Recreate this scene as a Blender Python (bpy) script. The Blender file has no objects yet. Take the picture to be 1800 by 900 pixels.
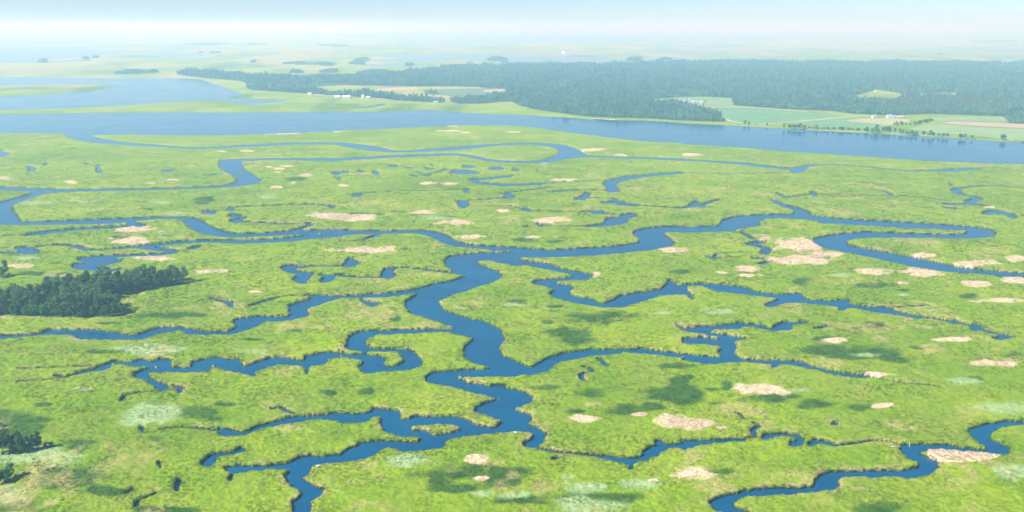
import bpy, math, random, time
import numpy as np
from mathutils import Vector

T0 = time.time()
SC = bpy.context.scene
COL = SC.collection
RNG = np.random.default_rng(7)
random.seed(7)

# ------------------------------------------------------------------ camera
H = 200.0                       # flying height, metres
F = 1559.0                      # focal length in pixels of the 1800 px wide photograph
HORIZON = 44.0
PITCH = math.atan((450 - HORIZON) / F)
cam_d = bpy.data.cameras.new('camera')
cam = bpy.data.objects.new('camera', cam_d)
COL.objects.link(cam)
cam.location = (0, 0, H)
cam.rotation_euler = (math.pi / 2 - PITCH, 0, 0)
cam_d.sensor_width = 36
cam_d.lens = 36 * F / 1800
cam_d.clip_start = 1
cam_d.clip_end = 200000
SC.camera = cam

# ------------------------------------------------------------------ sky, sun, exposure
SUN_EL = math.radians(43)
SUN_DIR = Vector((-0.87, -0.42, 0)).normalized()          # horizontal direction towards the sun
w = bpy.data.worlds.new('World'); SC.world = w; w.use_nodes = True
nt = w.node_tree; nt.nodes.clear()
sky = nt.nodes.new('ShaderNodeTexSky'); sky.sky_type = 'NISHITA'; sky.sun_disc = False
sky.sun_elevation = SUN_EL
sky.sun_rotation = math.atan2(SUN_DIR.x, SUN_DIR.y)
sky.altitude = 0; sky.air_density = 0.55; sky.dust_density = 0.15; sky.ozone_density = 3.0
bg = nt.nodes.new('ShaderNodeBackground'); bg.inputs[1].default_value = 0.065
out = nt.nodes.new('ShaderNodeOutputWorld')
nt.links.new(sky.outputs[0], bg.inputs[0]); nt.links.new(bg.outputs[0], out.inputs[0])

sun_d = bpy.data.lights.new('sun', 'SUN'); sun_d.energy = 4.9; sun_d.angle = math.radians(0.6)
sun_d.color = (1.0, 0.96, 0.91)
sun = bpy.data.objects.new('sun', sun_d); COL.objects.link(sun)
to_sun = Vector((SUN_DIR.x * math.cos(SUN_EL), SUN_DIR.y * math.cos(SUN_EL), math.sin(SUN_EL)))
sun.rotation_euler = to_sun.to_track_quat('Z', 'Y').to_euler()
sun.location = to_sun * 500

vs = SC.view_settings
vs.view_transform = 'Standard'; vs.look = 'None'; vs.gamma = 1; vs.use_curve_mapping = False
vs.exposure = 1.0
SC.render.engine = 'CYCLES'
SC.cycles.use_denoising = True
SC.cycles.max_bounces = 6; SC.cycles.diffuse_bounces = 2; SC.cycles.glossy_bounces = 2
SC.cycles.volume_bounces = 2; SC.cycles.transparent_max_bounces = 4

HAZE_DENSITY = 2.35e-4
HAZE_COLOR = (0.36, 0.70, 1.0)

# ------------------------------------------------------------------ helpers
SP, CP = math.sin(PITCH), math.cos(PITCH)

def unproject(px, py, z=0.0):
    """point on the plane at height z that the photograph shows at pixel px, py"""
    px = np.asarray(px, float); py = np.asarray(py, float)
    u = (px - 900) / F; v = (450 - py) / F
    dy = CP + SP * v; dz = -SP + CP * v
    t = (z - H) / dz
    return u * t, dy * t

def project(x, y, z):
    d = y * CP - (z - H) * SP
    v = (y * SP + (z - H) * CP) / d
    return 900 + F * x / d, 450 - F * v

OFF = dict(A=(0, 20), B=(600, 20), C=(1200, 20), D=(0, 300), E=(600, 300), F=(1200, 300),
           G=(0, 600), H=(600, 600), I=(1200, 600))

def trace(s):
    """'A 10,20 30,40 B ...' : outline points read off the photograph (sheet letter, thirds of a pixel)"""
    o = (0, 0); k = 3.0; pts = []
    for tok in s.split():
        if tok in OFF: o = OFF[tok]; k = 3.0
        elif tok == 'P': o = (0, 0); k = 1.0
        else:
            a, b = tok.split(',')
            pts.append((o[0] + float(a) / k, o[1] + float(b) / k))
    return np.array(pts)

def smooth(P, closed=True, n=4):
    """Catmull-Rom through the points"""
    N = len(P)
    if closed: Q = np.vstack([P[-1], P, P[0], P[1]])
    else: Q = np.vstack([2 * P[0] - P[1], P, 2 * P[-1] - P[-2]])
    outp = []
    m = N if closed else N - 1
    for i in range(m):
        p0, p1, p2, p3 = Q[i], Q[i + 1], Q[i + 2], Q[i + 3]
        for j in range(n):
            t = j / n
            outp.append(cr(p0, p1, p2, p3, t))
    if not closed: outp.append(P[-1])
    return np.array(outp)

def cr(p0, p1, p2, p3, t):
    m1 = (p2 - p0) * 0.4; m2 = (p3 - p1) * 0.4
    L = np.hypot(*(p2 - p1)) + 1e-9
    for m in (m1, m2):
        l = np.hypot(*m)
        if l > L: m *= L / l
    t2, t3 = t * t, t * t * t
    return (2 * t3 - 3 * t2 + 1) * p1 + (t3 - 2 * t2 + t) * m1 + (-2 * t3 + 3 * t2) * p2 + (t3 - t2) * m2

def hash2(ix, iy, seed):
    n = (ix.astype(np.int64) * 374761393 + iy.astype(np.int64) * 668265263 + seed * 974711) & 0xffffffff
    n = ((n ^ (n >> 13)) * 1274126177) & 0xffffffff
    return ((n ^ (n >> 16)) & 0xffff) / 65535.0

def vnoise(x, y, s, seed=0):
    x = x / s; y = y / s
    ix = np.floor(x); iy = np.floor(y)
    fx = x - ix; fy = y - iy
    fx = fx * fx * (3 - 2 * fx); fy = fy * fy * (3 - 2 * fy)
    a = hash2(ix, iy, seed); b = hash2(ix + 1, iy, seed); c = hash2(ix, iy + 1, seed); d = hash2(ix + 1, iy + 1, seed)
    return (a + (b - a) * fx) * (1 - fy) + (c + (d - c) * fx) * fy

def sstep(e0, e1, x):
    t = np.clip((x - e0) / (e1 - e0), 0, 1)
    return t * t * (3 - 2 * t)

def link(o, parent=None):
    COL.objects.link(o)
    if parent: o.parent = parent
    return o

def tag(o, label=None, cat=None, group=None, kind=None):
    if label: o['label'] = label
    if cat: o['category'] = cat
    if group: o['group'] = group
    if kind: o['kind'] = kind
    return o

def mesh_np(name, V, Fc, mat=None, smooth_sh=False):
    """V (n,3) float, Fc (m,k) int : fast mesh"""
    me = bpy.data.meshes.new(name)
    V = np.ascontiguousarray(V, dtype=np.float32); Fc = np.ascontiguousarray(Fc, dtype=np.int32)
    me.vertices.add(len(V)); me.vertices.foreach_set('co', V.ravel())
    k = Fc.shape[1]
    me.loops.add(Fc.size); me.loops.foreach_set('vertex_index', Fc.ravel())
    me.polygons.add(len(Fc)); me.polygons.foreach_set('loop_start', np.arange(0, Fc.size, k, dtype=np.int32))
    me.update(calc_edges=True)
    if smooth_sh: me.polygons.foreach_set('use_smooth', np.ones(len(Fc), dtype=bool))
    if mat: me.materials.append(mat)
    return me

def pymesh(name, V, Fc, mat=None):
    me = bpy.data.meshes.new(name); me.from_pydata([tuple(map(float, v)) for v in V], [], Fc); me.update()
    if mat: me.materials.append(mat)
    return me

# ------------------------------------------------------------------ materials
def new_mat(name):
    m = bpy.data.materials.new(name); m.use_nodes = True
    t = m.node_tree; t.nodes.clear()
    o = t.nodes.new('ShaderNodeOutputMaterial')
    return m, t, o

def N(t, typ, **kw):
    n = t.nodes.new(typ)
    for k, v in kw.items():
        if k.startswith('i_'):
            key = k[2:]
            n.inputs[int(key) if key.isdigit() else key].default_value = v
        else: setattr(n, k, v)
    return n

def L(t, a, b): t.links.new(a, b)

def mix(t, fac, a, b, blend='MIX'):
    n = t.nodes.new('ShaderNodeMix'); n.data_type = 'RGBA'; n.blend_type = blend
    for s, v in ((n.inputs[0], fac), (n.inputs[6], a), (n.inputs[7], b)):
        if hasattr(v, 'is_output'): t.links.new(v, s)
        elif isinstance(v, (int, float)): s.default_value = v
        else: s.default_value = (*v, 1)
    return n.outputs[2]

def noise(t, pos, scale, detail=2, rough=0.5, lo=0.35, hi=0.65):
    n = N(t, 'ShaderNodeTexNoise'); n.inputs['Scale'].default_value = scale
    n.inputs['Detail'].default_value = detail; n.inputs['Roughness'].default_value = rough
    L(t, pos, n.inputs['Vector'])
    r = N(t, 'ShaderNodeMapRange'); r.inputs[1].default_value = lo; r.inputs[2].default_value = hi
    L(t, n.outputs['Fac'], r.inputs[0])
    return r.outputs[0]

def vec_scale(t, pos, sx, sy, sz=1):
    m = N(t, 'ShaderNodeVectorMath', operation='MULTIPLY'); m.inputs[1].default_value = (sx, sy, sz)
    L(t, pos, m.inputs[0]); return m.outputs[0]

C_BRIGHT = (0.220, 0.350, 0.008)
C_MID = (0.130, 0.250, 0.005)
C_OLIVE = (0.27, 0.29, 0.055)
C_STRAW = (0.46, 0.37, 0.19)
C_TAN = (0.70, 0.57, 0.40)
C_DARK = (0.036, 0.092, 0.012)
C_PALE = (0.32, 0.43, 0.20)

def green_nodes(t, pos):
    big = noise(t, pos, 0.006, 3, 0.55)
    midn = noise(t, pos, 0.03, 3, 0.6)
    fine = noise(t, pos, 0.22, 3, 0.65)
    c = mix(t, big, C_BRIGHT, C_MID)
    z1 = noise(t, vec_scale(t, pos, 0.011, 0.016), 1.0, 5, 0.6, 0.50, 0.62)
    f0 = N(t, 'ShaderNodeMath', operation='MULTIPLY', i_1=0.55); L(t, z1, f0.inputs[0])
    c = mix(t, f0.outputs[0], c, (0.30, 0.40, 0.006))
    z2 = noise(t, vec_scale(t, pos, 0.017, 0.026, 3.0), 1.0, 6, 0.65, 0.52, 0.66)
    f1 = N(t, 'ShaderNodeMath', operation='MULTIPLY', i_1=0.6); L(t, z2, f1.inputs[0])
    c = mix(t, f1.outputs[0], c, (0.085, 0.185, 0.008))
    f2 = N(t, 'ShaderNodeMath', operation='MULTIPLY', i_1=0.6); L(t, midn, f2.inputs[0]); f2.inputs[1].default_value = 0.38
    c = mix(t, f2.outputs[0], c, C_OLIVE)
    f3 = N(t, 'ShaderNodeMath', operation='MULTIPLY', i_1=0.45); L(t, fine, f3.inputs[0]); f3.inputs[1].default_value = 0.36
    c = mix(t, f3.outputs[0], c, (0.11, 0.19, 0.008))
    return c

def leafy(t, o, col, trans=0.3, up=0.0):
    d = N(t, 'ShaderNodeBsdfDiffuse'); tr = N(t, 'ShaderNodeBsdfTranslucent')
    m = N(t, 'ShaderNodeMixShader'); m.inputs[0].default_value = trans
    if up > 0:
        g = N(t, 'ShaderNodeNewGeometry'); a = N(t, 'ShaderNodeVectorMath', operation='SCALE'); a.inputs['Scale'].default_value = 1 - up
        L(t, g.outputs['Normal'], a.inputs[0]); b = N(t, 'ShaderNodeVectorMath', operation='ADD'); b.inputs[1].default_value = (0, 0, up)
        L(t, a.outputs[0], b.inputs[0]); c = N(t, 'ShaderNodeVectorMath', operation='NORMALIZE'); L(t, b.outputs[0], c.inputs[0])
        L(t, c.outputs[0], d.inputs['Normal'])
    for n in (d, tr):
        if hasattr(col, 'is_output'): L(t, col, n.inputs[0])
        else: n.inputs[0].default_value = (*col, 1)
    L(t, d.outputs[0], m.inputs[1]); L(t, tr.outputs[0], m.inputs[2]); L(t, m.outputs[0], o.inputs[0])

def make_marsh_mat():
    m, t, o = new_mat('marsh_vegetation')
    g = N(t, 'ShaderNodeNewGeometry'); pos = g.outputs['Position']
    c = green_nodes(t, pos)
    a = N(t, 'ShaderNodeAttribute', attribute_name='veg'); sp = N(t, 'ShaderNodeSeparateColor'); L(t, a.outputs['Color'], sp.inputs[0])
    b = N(t, 'ShaderNodeAttribute', attribute_name='veg2'); sb = N(t, 'ShaderNodeSeparateColor'); L(t, b.outputs['Color'], sb.inputs[0])
    fine = noise(t, pos, 0.35, 3, 0.6)
    c = mix(t, sp.outputs[1], c, mix(t, fine, C_DARK, (0.055, 0.12, 0.014)))
    c = mix(t, sp.outputs[2], c, mix(t, fine, C_PALE, (0.22, 0.34, 0.12)))
    c = mix(t, sb.outputs[0], c, mix(t, fine, C_STRAW, C_OLIVE))         # straw coloured fringe along the banks
    c = mix(t, sp.outputs[0], c, mix(t, fine, C_TAN, (0.66, 0.54, 0.35)))
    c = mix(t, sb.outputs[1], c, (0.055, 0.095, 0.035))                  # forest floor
    c = mix(t, sb.outputs[2], c, (0.018, 0.020, 0.011))                  # bank mud, with the shade among the reed stems painted in
    d = N(t, 'ShaderNodeBsdfDiffuse'); L(t, c, d.inputs[0])
    bn = N(t, 'ShaderNodeTexNoise'); bn.inputs['Scale'].default_value = 0.9; bn.inputs['Detail'].default_value = 4; L(t, pos, bn.inputs['Vector'])
    bp = N(t, 'ShaderNodeBump'); bp.inputs['Strength'].default_value = 0.7; bp.inputs['Distance'].default_value = 0.5
    L(t, bn.outputs['Fac'], bp.inputs['Height']); L(t, bp.outputs[0], d.inputs['Normal'])
    L(t, d.outputs[0], o.inputs[0])
    return m

def make_tuft_mat(name, kind):
    m, t, o = new_mat(name)
    g = N(t, 'ShaderNodeNewGeometry'); pos = g.outputs['Position']
    inf = N(t, 'ShaderNodeObjectInfo'); rnd = inf.outputs['Random']
    if kind == 'green':
        c = green_nodes(t, pos)
        r = N(t, 'ShaderNodeMapRange', i_1=0.86, i_2=0.96, i_4=0.4); L(t, rnd, r.inputs[0])
        c = mix(t, r.outputs[0], c, C_OLIVE)
    elif kind == 'straw': c = mix(t, rnd, C_STRAW, C_OLIVE)
    elif kind == 'tan': c = mix(t, rnd, C_TAN, (0.70, 0.57, 0.38))
    elif kind == 'dark': c = mix(t, rnd, C_DARK, (0.055, 0.125, 0.014))
    else: c = mix(t, rnd, C_PALE, (0.22, 0.34, 0.13))
    leafy(t, o, c, 0.25, 0.96 if kind in ('tan', 'pale') else 0.9)
    return m

def make_leaf_mat(name, c1, c2, c3, sc=0.35):
    m, t, o = new_mat(name)
    g = N(t, 'ShaderNodeNewGeometry'); inf = N(t, 'ShaderNodeObjectInfo')
    n1 = noise(t, g.outputs['Position'], sc, 2, 0.6)
    c = mix(t, n1, c1, c2)
    c = mix(t, inf.outputs['Random'], c, c3)
    rv = N(t, 'ShaderNodeMapRange', i_3=0.62, i_4=1.45); L(t, inf.outputs['Random'], rv.inputs[0])
    sv = N(t, 'ShaderNodeVectorMath', operation='SCALE'); L(t, c, sv.inputs[0]); L(t, rv.outputs[0], sv.inputs['Scale']); c = sv.outputs[0]
    leafy(t, o, c, 0.22, 0.3)
    return m

def simple(name, col, rough=0.8, var=0.25, scale=0.5):
    m, t, o = new_mat(name)
    p = N(t, 'ShaderNodeBsdfPrincipled'); p.inputs['Roughness'].default_value = rough
    g = N(t, 'ShaderNodeNewGeometry'); n1 = noise(t, g.outputs['Position'], scale, 3, 0.6)
    c = mix(t, n1, col, tuple(v * (1 - var) for v in col))
    L(t, c, p.inputs['Base Color']); L(t, p.outputs[0], o.inputs[0])
    return m

def make_water_mat():
    m, t, o = new_mat('creek_water')
    p = N(t, 'ShaderNodeBsdfPrincipled')
    g = N(t, 'ShaderNodeNewGeometry'); pos = g.outputs['Position']
    n1 = noise(t, vec_scale(t, pos, 0.012, 0.022), 1.0, 5, 0.65, 0.3, 0.7)
    c = mix(t, n1, (0.0001, 0.052, 0.135), (0.0003, 0.080, 0.175))
    L(t, c, p.inputs['Base Color'])
    p.inputs['IOR'].default_value = 1.33
    r = N(t, 'ShaderNodeMapRange', i_3=0.09, i_4=0.20); L(t, n1, r.inputs[0]); L(t, r.outputs[0], p.inputs['Roughness'])
    bn = N(t, 'ShaderNodeTexNoise'); bn.inputs['Scale'].default_value = 0.8; bn.inputs['Detail'].default_value = 3; L(t, pos, bn.inputs['Vector'])
    bp = N(t, 'ShaderNodeBump'); bp.inputs['Strength'].default_value = 0.07; bp.inputs['Distance'].default_value = 0.12
    L(t, bn.outputs['Fac'], bp.inputs['Height']); L(t, bp.outputs[0], p.inputs['Normal'])
    L(t, p.outputs[0], o.inputs[0])
    return m

M_MARSH = make_marsh_mat()
M_WATER = make_water_mat()
M_TUFT = {k: make_tuft_mat('grass_' + k, k) for k in ('green', 'straw', 'tan', 'dark', 'pale')}
M_PINE = make_leaf_mat('pine_needles', (0.040, 0.105, 0.028), (0.105, 0.175, 0.045), (0.065, 0.135, 0.040))
M_BROAD = make_leaf_mat('broad_leaves', (0.040, 0.125, 0.016), (0.090, 0.200, 0.025), (0.060, 0.150, 0.028))
M_FOREST = make_leaf_mat('hazed_forest_leaves', (0.045, 0.115, 0.075), (0.170, 0.270, 0.140), (0.095, 0.195, 0.115), 0.02)  # blue raised in the leaf colour to stand in for distance haze
M_FARPINE = make_leaf_mat('hazed_pine_needles', (0.035, 0.095, 0.068), (0.125, 0.205, 0.115), (0.075, 0.150, 0.095), 0.012)  # needles tinted bluer too, far haze put into the colour
M_SNAG = make_leaf_mat('dead_twigs', (0.14, 0.13, 0.10), (0.09, 0.10, 0.07), (0.12, 0.12, 0.09), 0.02)
M_BARK = simple('bark', (0.10, 0.075, 0.055), 0.9)
M_WHITE = simple('white_paint', (0.78, 0.77, 0.74), 0.6, 0.06)
M_ROOFG = simple('grey_roof', (0.42, 0.43, 0.45), 0.7, 0.1)
M_ROOFR = simple('red_roof', (0.40, 0.20, 0.14), 0.7, 0.15)
M_ROOFB = simple('blue_grey_roof', (0.34, 0.42, 0.50), 0.5, 0.1)
M_PINK = simple('pale_brick', (0.55, 0.38, 0.31), 0.8, 0.1)
M_GLASS = simple('dark_window', (0.03, 0.04, 0.05), 0.1, 0.1)
M_WOOD = simple('weathered_wood', (0.30, 0.25, 0.20), 0.9, 0.3, 3.0)
M_RED = simple('faded_red_paint', (0.45, 0.12, 0.08), 0.6, 0.2)

# ------------------------------------------------------------------ water outlines (read off the photograph)
WATER = []
LAND = []
RIBBON = []     # (trace, half width in metres)

# wide river behind the marsh
WATER.append("P -1500,203 -600,203 A 0,541 400,536 880,532 1300,533 1800,528 B 0,530 200,528 380,524 460,518 560,528 860,545 1000,548 1250,563 1330,572 1600,575 1800,588 "
  "C 0,590 200,598 500,615 800,632 1100,648 1400,665 1600,680 1800,690 P 2100,262 2900,300 2900,350 2100,305 C 1800,803 1600,798 1380,790 1100,772 800,752 500,733 300,715 0,697 "
  "B 1800,692 1600,683 1400,660 1200,635 1000,607 860,598 700,597 400,608 200,618 0,625 A 1800,628 1500,640 1280,648 1000,652 700,647 490,650 440,655 380,648 250,640 0,640 P -600,234 -1500,234")
# lagoon upper left and its long island
WATER.append("P -1500,134 A 0,347 300,348 600,352 900,352 1050,360 1130,385 1200,405 1280,437 1200,455 1300,460 1500,465 1400,475 1270,478 1100,466 900,477 600,497 300,510 0,518 P -1500,194")
LAND.append("P -1400,150 A 0,390 300,383 500,383 640,393 560,405 450,425 200,440 0,449 P -1400,170")
# distant open water
WATER.append("P -2500,86 A 0,200 250,205 500,205 700,212 500,235 330,248 200,255 0,268 P -2500,110")
WATER.append("P 600,58 760,57 1000,58 1400,61 2400,60 4200,60 4200,66 2000,67 1500,68 1250,73 1000,75 850,74 700,70 620,65")
WATER.append("P -2500,49 -600,49 250,51 200,61 -600,62 -2500,62")
WATER.append("P 660,98 800,96 830,99 720,102 ")
WATER.append("P 880,108 1000,105 1200,103.5 1160,106 1000,110 920,112")
WATER.append("P 1530,98 1580,97.5 1585,99 1540,100")
WATER.append("P 1680,103 1800,102 2400,102 2400,104.5 1800,104.5")
WATER.append("P 620,106 700,104 780,106 700,108")
# the meandering main channel, one outline round all its banks
WATER.append("A 380,640 440,636 480,655 560,675 700,693 940,710 1060,716 1400,697 1600,690 1800,691 B 0,690 120,703 200,715 300,733 400,728 600,712 800,698 1000,692 1120,697 1200,710 1260,733 1300,757 1500,765 1800,775 "
  "C 0,777 200,788 320,795 420,808 560,823 660,815 640,838 590,850 550,832 450,822 300,805 100,788 0,783 B 1800,786 1600,775 1300,766 1200,773 1080,795 900,797 780,788 680,768 600,757 300,768 0,784 "
  "A 1800,786 1500,783 1290,786 1275,805 1300,840 1385,890 D 1387,40 1360,65 1200,85 900,95 600,103 400,107 300,112 220,130 120,165 65,190 65,210 95,245 105,268 300,266 600,254 850,245 1000,247 1070,270 1130,305 1220,330 1300,333 1450,324 1560,312 1645,283 1640,292 1570,315 1700,312 1800,313 "
  "E 0,313 200,318 420,315 540,335 600,370 700,393 900,405 1100,418 1300,408 1480,395 1575,378 1575,365 1545,340 1550,318 1620,303 1700,296 1800,295 "
  "F 0,297 190,292 215,262 300,240 450,232 590,228 580,210 490,175 465,157 490,155 540,178 650,210 680,235 800,250 1000,263 1300,280 1500,295 1600,305 1650,325 1630,345 1500,355 1300,352 1050,348 900,358 850,375 900,400 1100,435 1300,475 1500,515 1800,542 "
  "P 1900,490 2100,500 2100,512 1900,497 F 1800,562 1600,545 1400,528 1200,498 1000,455 850,425 720,398 688,375 700,360 800,338 950,325 1100,328 1400,338 1480,335 1500,325 1480,312 1200,300 1000,288 800,275 730,274 700,262 600,250 450,250 405,265 400,285 330,300 200,318 0,320 "
  "E 1800,318 1710,320 1700,335 1755,380 1690,405 1500,430 1300,445 1100,453 900,457 890,490 800,475 730,472 712,485 740,503 800,520 850,550 830,570 700,615 600,650 530,685 518,705 540,735 640,770 750,798 830,840 855,880 "
  "H 855,0 835,40 850,80 930,110 985,138 1060,155 900,178 700,185 625,190 640,205 700,225 800,240 860,245 940,265 1000,290 1005,310 950,335 900,350 920,370 990,390 995,410 975,440 1030,460 1085,485 1085,510 1030,550 1010,565 960,545 1000,520 1015,500 1000,478 930,470 850,478 700,490 600,505 550,525 540,545 470,560 380,575 310,565 240,555 200,575 150,600 0,625 "
  "G 1800,630 1640,643 1630,690 1590,715 1600,735 1680,775 1700,800 1635,850 1640,900 1600,1010 1480,1010 1560,900 1540,860 1620,800 1590,780 1500,740 1500,715 1530,690 1528,665 1560,620 1590,610 1700,605 1800,598 "
  "H 0,597 70,555 200,525 400,535 400,500 250,480 200,435 230,400 180,395 150,415 50,425 0,418 0,378 80,390 150,375 170,355 300,375 320,415 400,400 450,405 570,395 640,410 700,435 790,460 840,440 830,405 700,360 750,335 830,300 700,270 600,240 450,208 480,170 600,155 780,148 800,135 700,105 640,75 650,40 690,0 "
  "E 690,875 615,828 480,780 370,745 335,715 345,690 420,645 500,620 560,600 650,560 648,545 590,535 580,520 545,490 555,460 620,445 740,434 870,431 885,425 840,418 740,410 600,395 530,375 460,340 400,327 230,328 0,338 "
  "D 1800,345 1650,355 1500,372 1300,380 1100,374 960,384 830,396 815,405 880,412 945,425 920,435 800,446 650,452 560,460 560,468 650,470 640,480 500,503 520,515 640,520 590,530 480,525 385,510 380,495 450,485 410,465 440,457 540,448 700,442 870,435 880,425 800,415 710,406 600,411 490,418 700,400 860,383 1000,369 1200,366 1400,363 1550,350 1700,333 1600,331 1400,342 1200,346 1100,334 1040,320 1000,295 950,255 850,250 700,265 600,275 400,280 200,283 0,281 "
  "P -40,392 -90,375 -40,362 D 0,168 100,142 175,116 150,106 0,100 P -60,333 -60,327 D 0,85 150,90 300,97 700,95 900,90 1180,78 1245,60 1255,40 A 1255,885 1230,862 1165,825 1158,790 1200,780 1280,776 1500,773 1800,773 "
  "B 0,772 300,757 600,748 680,756 800,780 900,788 1050,785 1140,755 1150,735 1100,712 1000,700 830,705 600,730 300,740 180,735 0,708 A 1800,702 1600,699 1400,708 1060,722 940,718 700,705 480,688 380,668 350,655")
# eastern branch
WATER.append("E 870,447 900,458 960,475 1060,488 1180,520 1270,540 1330,555 1290,572 1230,572 1120,582 1095,588 1200,610 1225,625 1200,655 1300,675 1390,703 1480,660 1600,640 1690,622 1725,578 1745,582 1765,602 1800,603 "
  "F 0,600 130,597 300,612 400,640 500,655 620,650 650,680 780,688 870,682 860,700 960,715 1080,722 1150,745 1270,770 1250,778 1130,757 1000,737 900,720 830,732 800,708 650,695 560,690 490,712 430,708 500,680 480,668 350,650 180,632 90,605 30,607 20,625 60,682 30,668 0,640 "
  "E 1800,648 1680,655 1580,685 1500,715 1390,720 1300,705 1180,682 1098,652 1130,630 1080,608 1012,592 1030,580 1110,573 1250,560 1230,548 1100,520 980,497 930,500 890,490 860,470")
RIBBON += [("F 1250,774 1340,782 1400,795 1450,800 1500,812 1540,825 1600,845 1640,858", 2.6), ("F 1640,858 1700,868 1720,875 1660,888", 2.8)]
WATER += ["F 1400,790 1440,792 1455,802 1420,803", "F 1520,818 1560,815 1570,838 1525,838"]
RIBBON += [("F 1090,722 1180,720 1290,712", 0.9)]
# western creek below the grove
WATER.append("E 660,560 600,580 500,597 400,625 250,645 0,660 D 1800,662 1640,660 1640,680 1520,720 1530,770 1370,768 1230,790 1260,820 1200,850 1090,850 960,830 890,823 800,840 715,870 560,848 420,840 260,840 200,860 0,870 "
  "P -100,592 -100,596 D 0,882 250,862 370,855 400,880 540,882 620,885 760,885 840,855 960,838 1000,858 1180,862 1280,845 1390,805 1380,788 1520,785 1630,760 1620,735 1700,700 1800,672 E 0,670 250,662 400,640 480,625 520,640")
WATER.append("E 95,672 130,690 200,695 190,710 150,715 120,700")
RIBBON += [("D 1325,712 1400,687 1480,667 1560,660 1640,658", 1.6), ("D 1115,672 1160,685 1195,692", 1.8)]
WATER += ["D 1190,690 1232,692 1222,714 1200,702"]
# ponds and thin creeks west of the main stem
WATER += ["D 1480,515 1530,500 1590,508 1560,525 1645,540 1640,560 1620,588 1580,588 1545,575 1580,548 1530,535",
  "E 5,502 45,462 75,478 105,487 60,503", "E 215,562 230,520 300,513 280,535 280,562", "D 1690,587 1700,570 1720,550 1760,558 1765,572 1720,586"]
RIBBON += [("D 1590,510 1660,501 1800,503 E 0,500 30,498", 2.4), ("D 1700,552 1800,549 E 0,556 100,562 220,563", 2.2), ("E 300,514 340,513 440,520 500,530 590,538", 2.0)]
# creek with the tight loop
WATER.append("E 700,858 640,835 400,840 150,845 60,862 H 40,-10 22,30 60,44 180,50 290,55 320,80 330,112 260,137 230,132 225,95 200,78 120,70 0,62 "
  "G 1720,60 1610,85 1590,105 1480,85 1380,105 1290,135 1260,95 1190,98 1150,85 1010,115 1010,140 905,135 910,105 850,97 800,110 750,98 690,110 600,108 560,118 500,145 400,168 405,175 500,152 580,140 605,117 690,125 830,128 760,155 710,178 760,203 850,247 880,240 790,195 775,163 840,157 1010,158 1100,150 1130,118 1155,142 1290,165 1340,180 1315,160 1380,145 1470,118 1600,130 1620,167 1640,130 1720,110 1740,90 1800,82 "
  "H 0,78 105,92 120,108 95,140 150,165 190,157 330,150 400,135 435,112 410,85 370,52 290,40 140,36 130,5 E 150,878 200,860 400,852 540,848 650,866 690,880")
RIBBON += [("G 410,170 345,188 300,182", 1.4), ("G 340,196 220,205 100,214", 0.7), ("G 100,146 300,136 480,132 560,120", 0.6), ("G 860,245 930,238 960,248", 1.0), ("G 945,245 948,270", 0.8),
           ("G 850,264 740,272 660,290 640,312", 0.9)]
# eastern creek with the comb of side channels
WATER.append("H 940,115 1000,140 1080,92 1180,67 1280,48 1400,47 1560,42 1572,32 1590,42 1750,60 1800,70 I 0,68 100,80 215,85 185,60 212,35 140,12 0,5 F 0,885 100,880 190,884 170,875 100,858 0,840 E 1765,819 1765,812 1800,828 "
  "F 0,832 100,825 200,818 310,805 420,815 465,833 530,803 660,800 560,812 575,830 480,840 400,823 320,817 285,832 120,840 118,850 200,862 330,885 280,893 I 268,5 282,28 268,50 275,75 330,95 460,100 600,108 700,135 850,168 985,183 960,190 800,170 600,122 510,120 480,132 465,117 330,107 150,115 0,95 "
  "H 1800,85 1600,62 1480,55 1300,75 1180,95 1090,150 1060,158 980,175")
RIBBON += [("I 980,186 1100,212 1180,222", 1.1), ("I 1220,230 1290,232 1350,242", 0.7), ("F 700,832 760,822", 1.2), ("F 815,838 860,848 930,862", 0.8)]
# creek at the lower right
WATER.append("P 2000,738 I 1900,424 1800,425 1700,427 1590,442 1515,470 1515,490 1550,530 1590,560 1590,575 1480,562 1380,550 1250,546 1145,552 1140,580 1180,610 1240,640 1240,665 1180,685 1000,690 760,697 720,722 690,768 650,774 400,788 250,813 150,848 155,870 210,905 300,1000 480,1010 "
  "370,930 350,900 270,875 250,850 330,815 420,805 620,795 780,775 820,755 830,725 870,708 1000,705 1190,708 1280,695 1350,655 1330,635 1240,595 1240,578 1310,562 1480,567 1600,580 1680,588 1725,575 1690,550 1630,520 1615,490 1640,460 1720,442 1800,437 1900,437 P 2000,743")
WATER += ["I 415,512 440,495 490,492 560,490 470,502 440,512", "I 560,532 600,530 605,508 570,495 610,500 637,520 610,545 575,543", "I 662,545 690,530 760,532 815,548 770,545 720,535"]
RIBBON += [("I 815,548 880,542 960,532 1030,526 1100,535 1150,550", 0.9), ("I 375,492 368,472 398,448 378,430", 1.0), ("I 325,412 300,385", 0.7), ("I 310,517 370,505 420,508", 0.6), ("I 490,492 560,492", 1.0)]
# thin creek feeding the main stem from the right
WATER.append("H 1380,608 1500,622 1570,612 1620,570 1680,545 1655,525 1690,523 1710,545 1800,545 I 0,530 100,523 310,515 322,520 150,535 60,545 10,562 H 1800,555 1720,560 1660,600 1560,628 1530,637 1528,667 1505,637 1440,628")
RIBBON += [("H 1010,558 1100,577 1200,590 1330,602 1400,614", 1.3), ("H 1120,625 1140,615", 0.9)]
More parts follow.
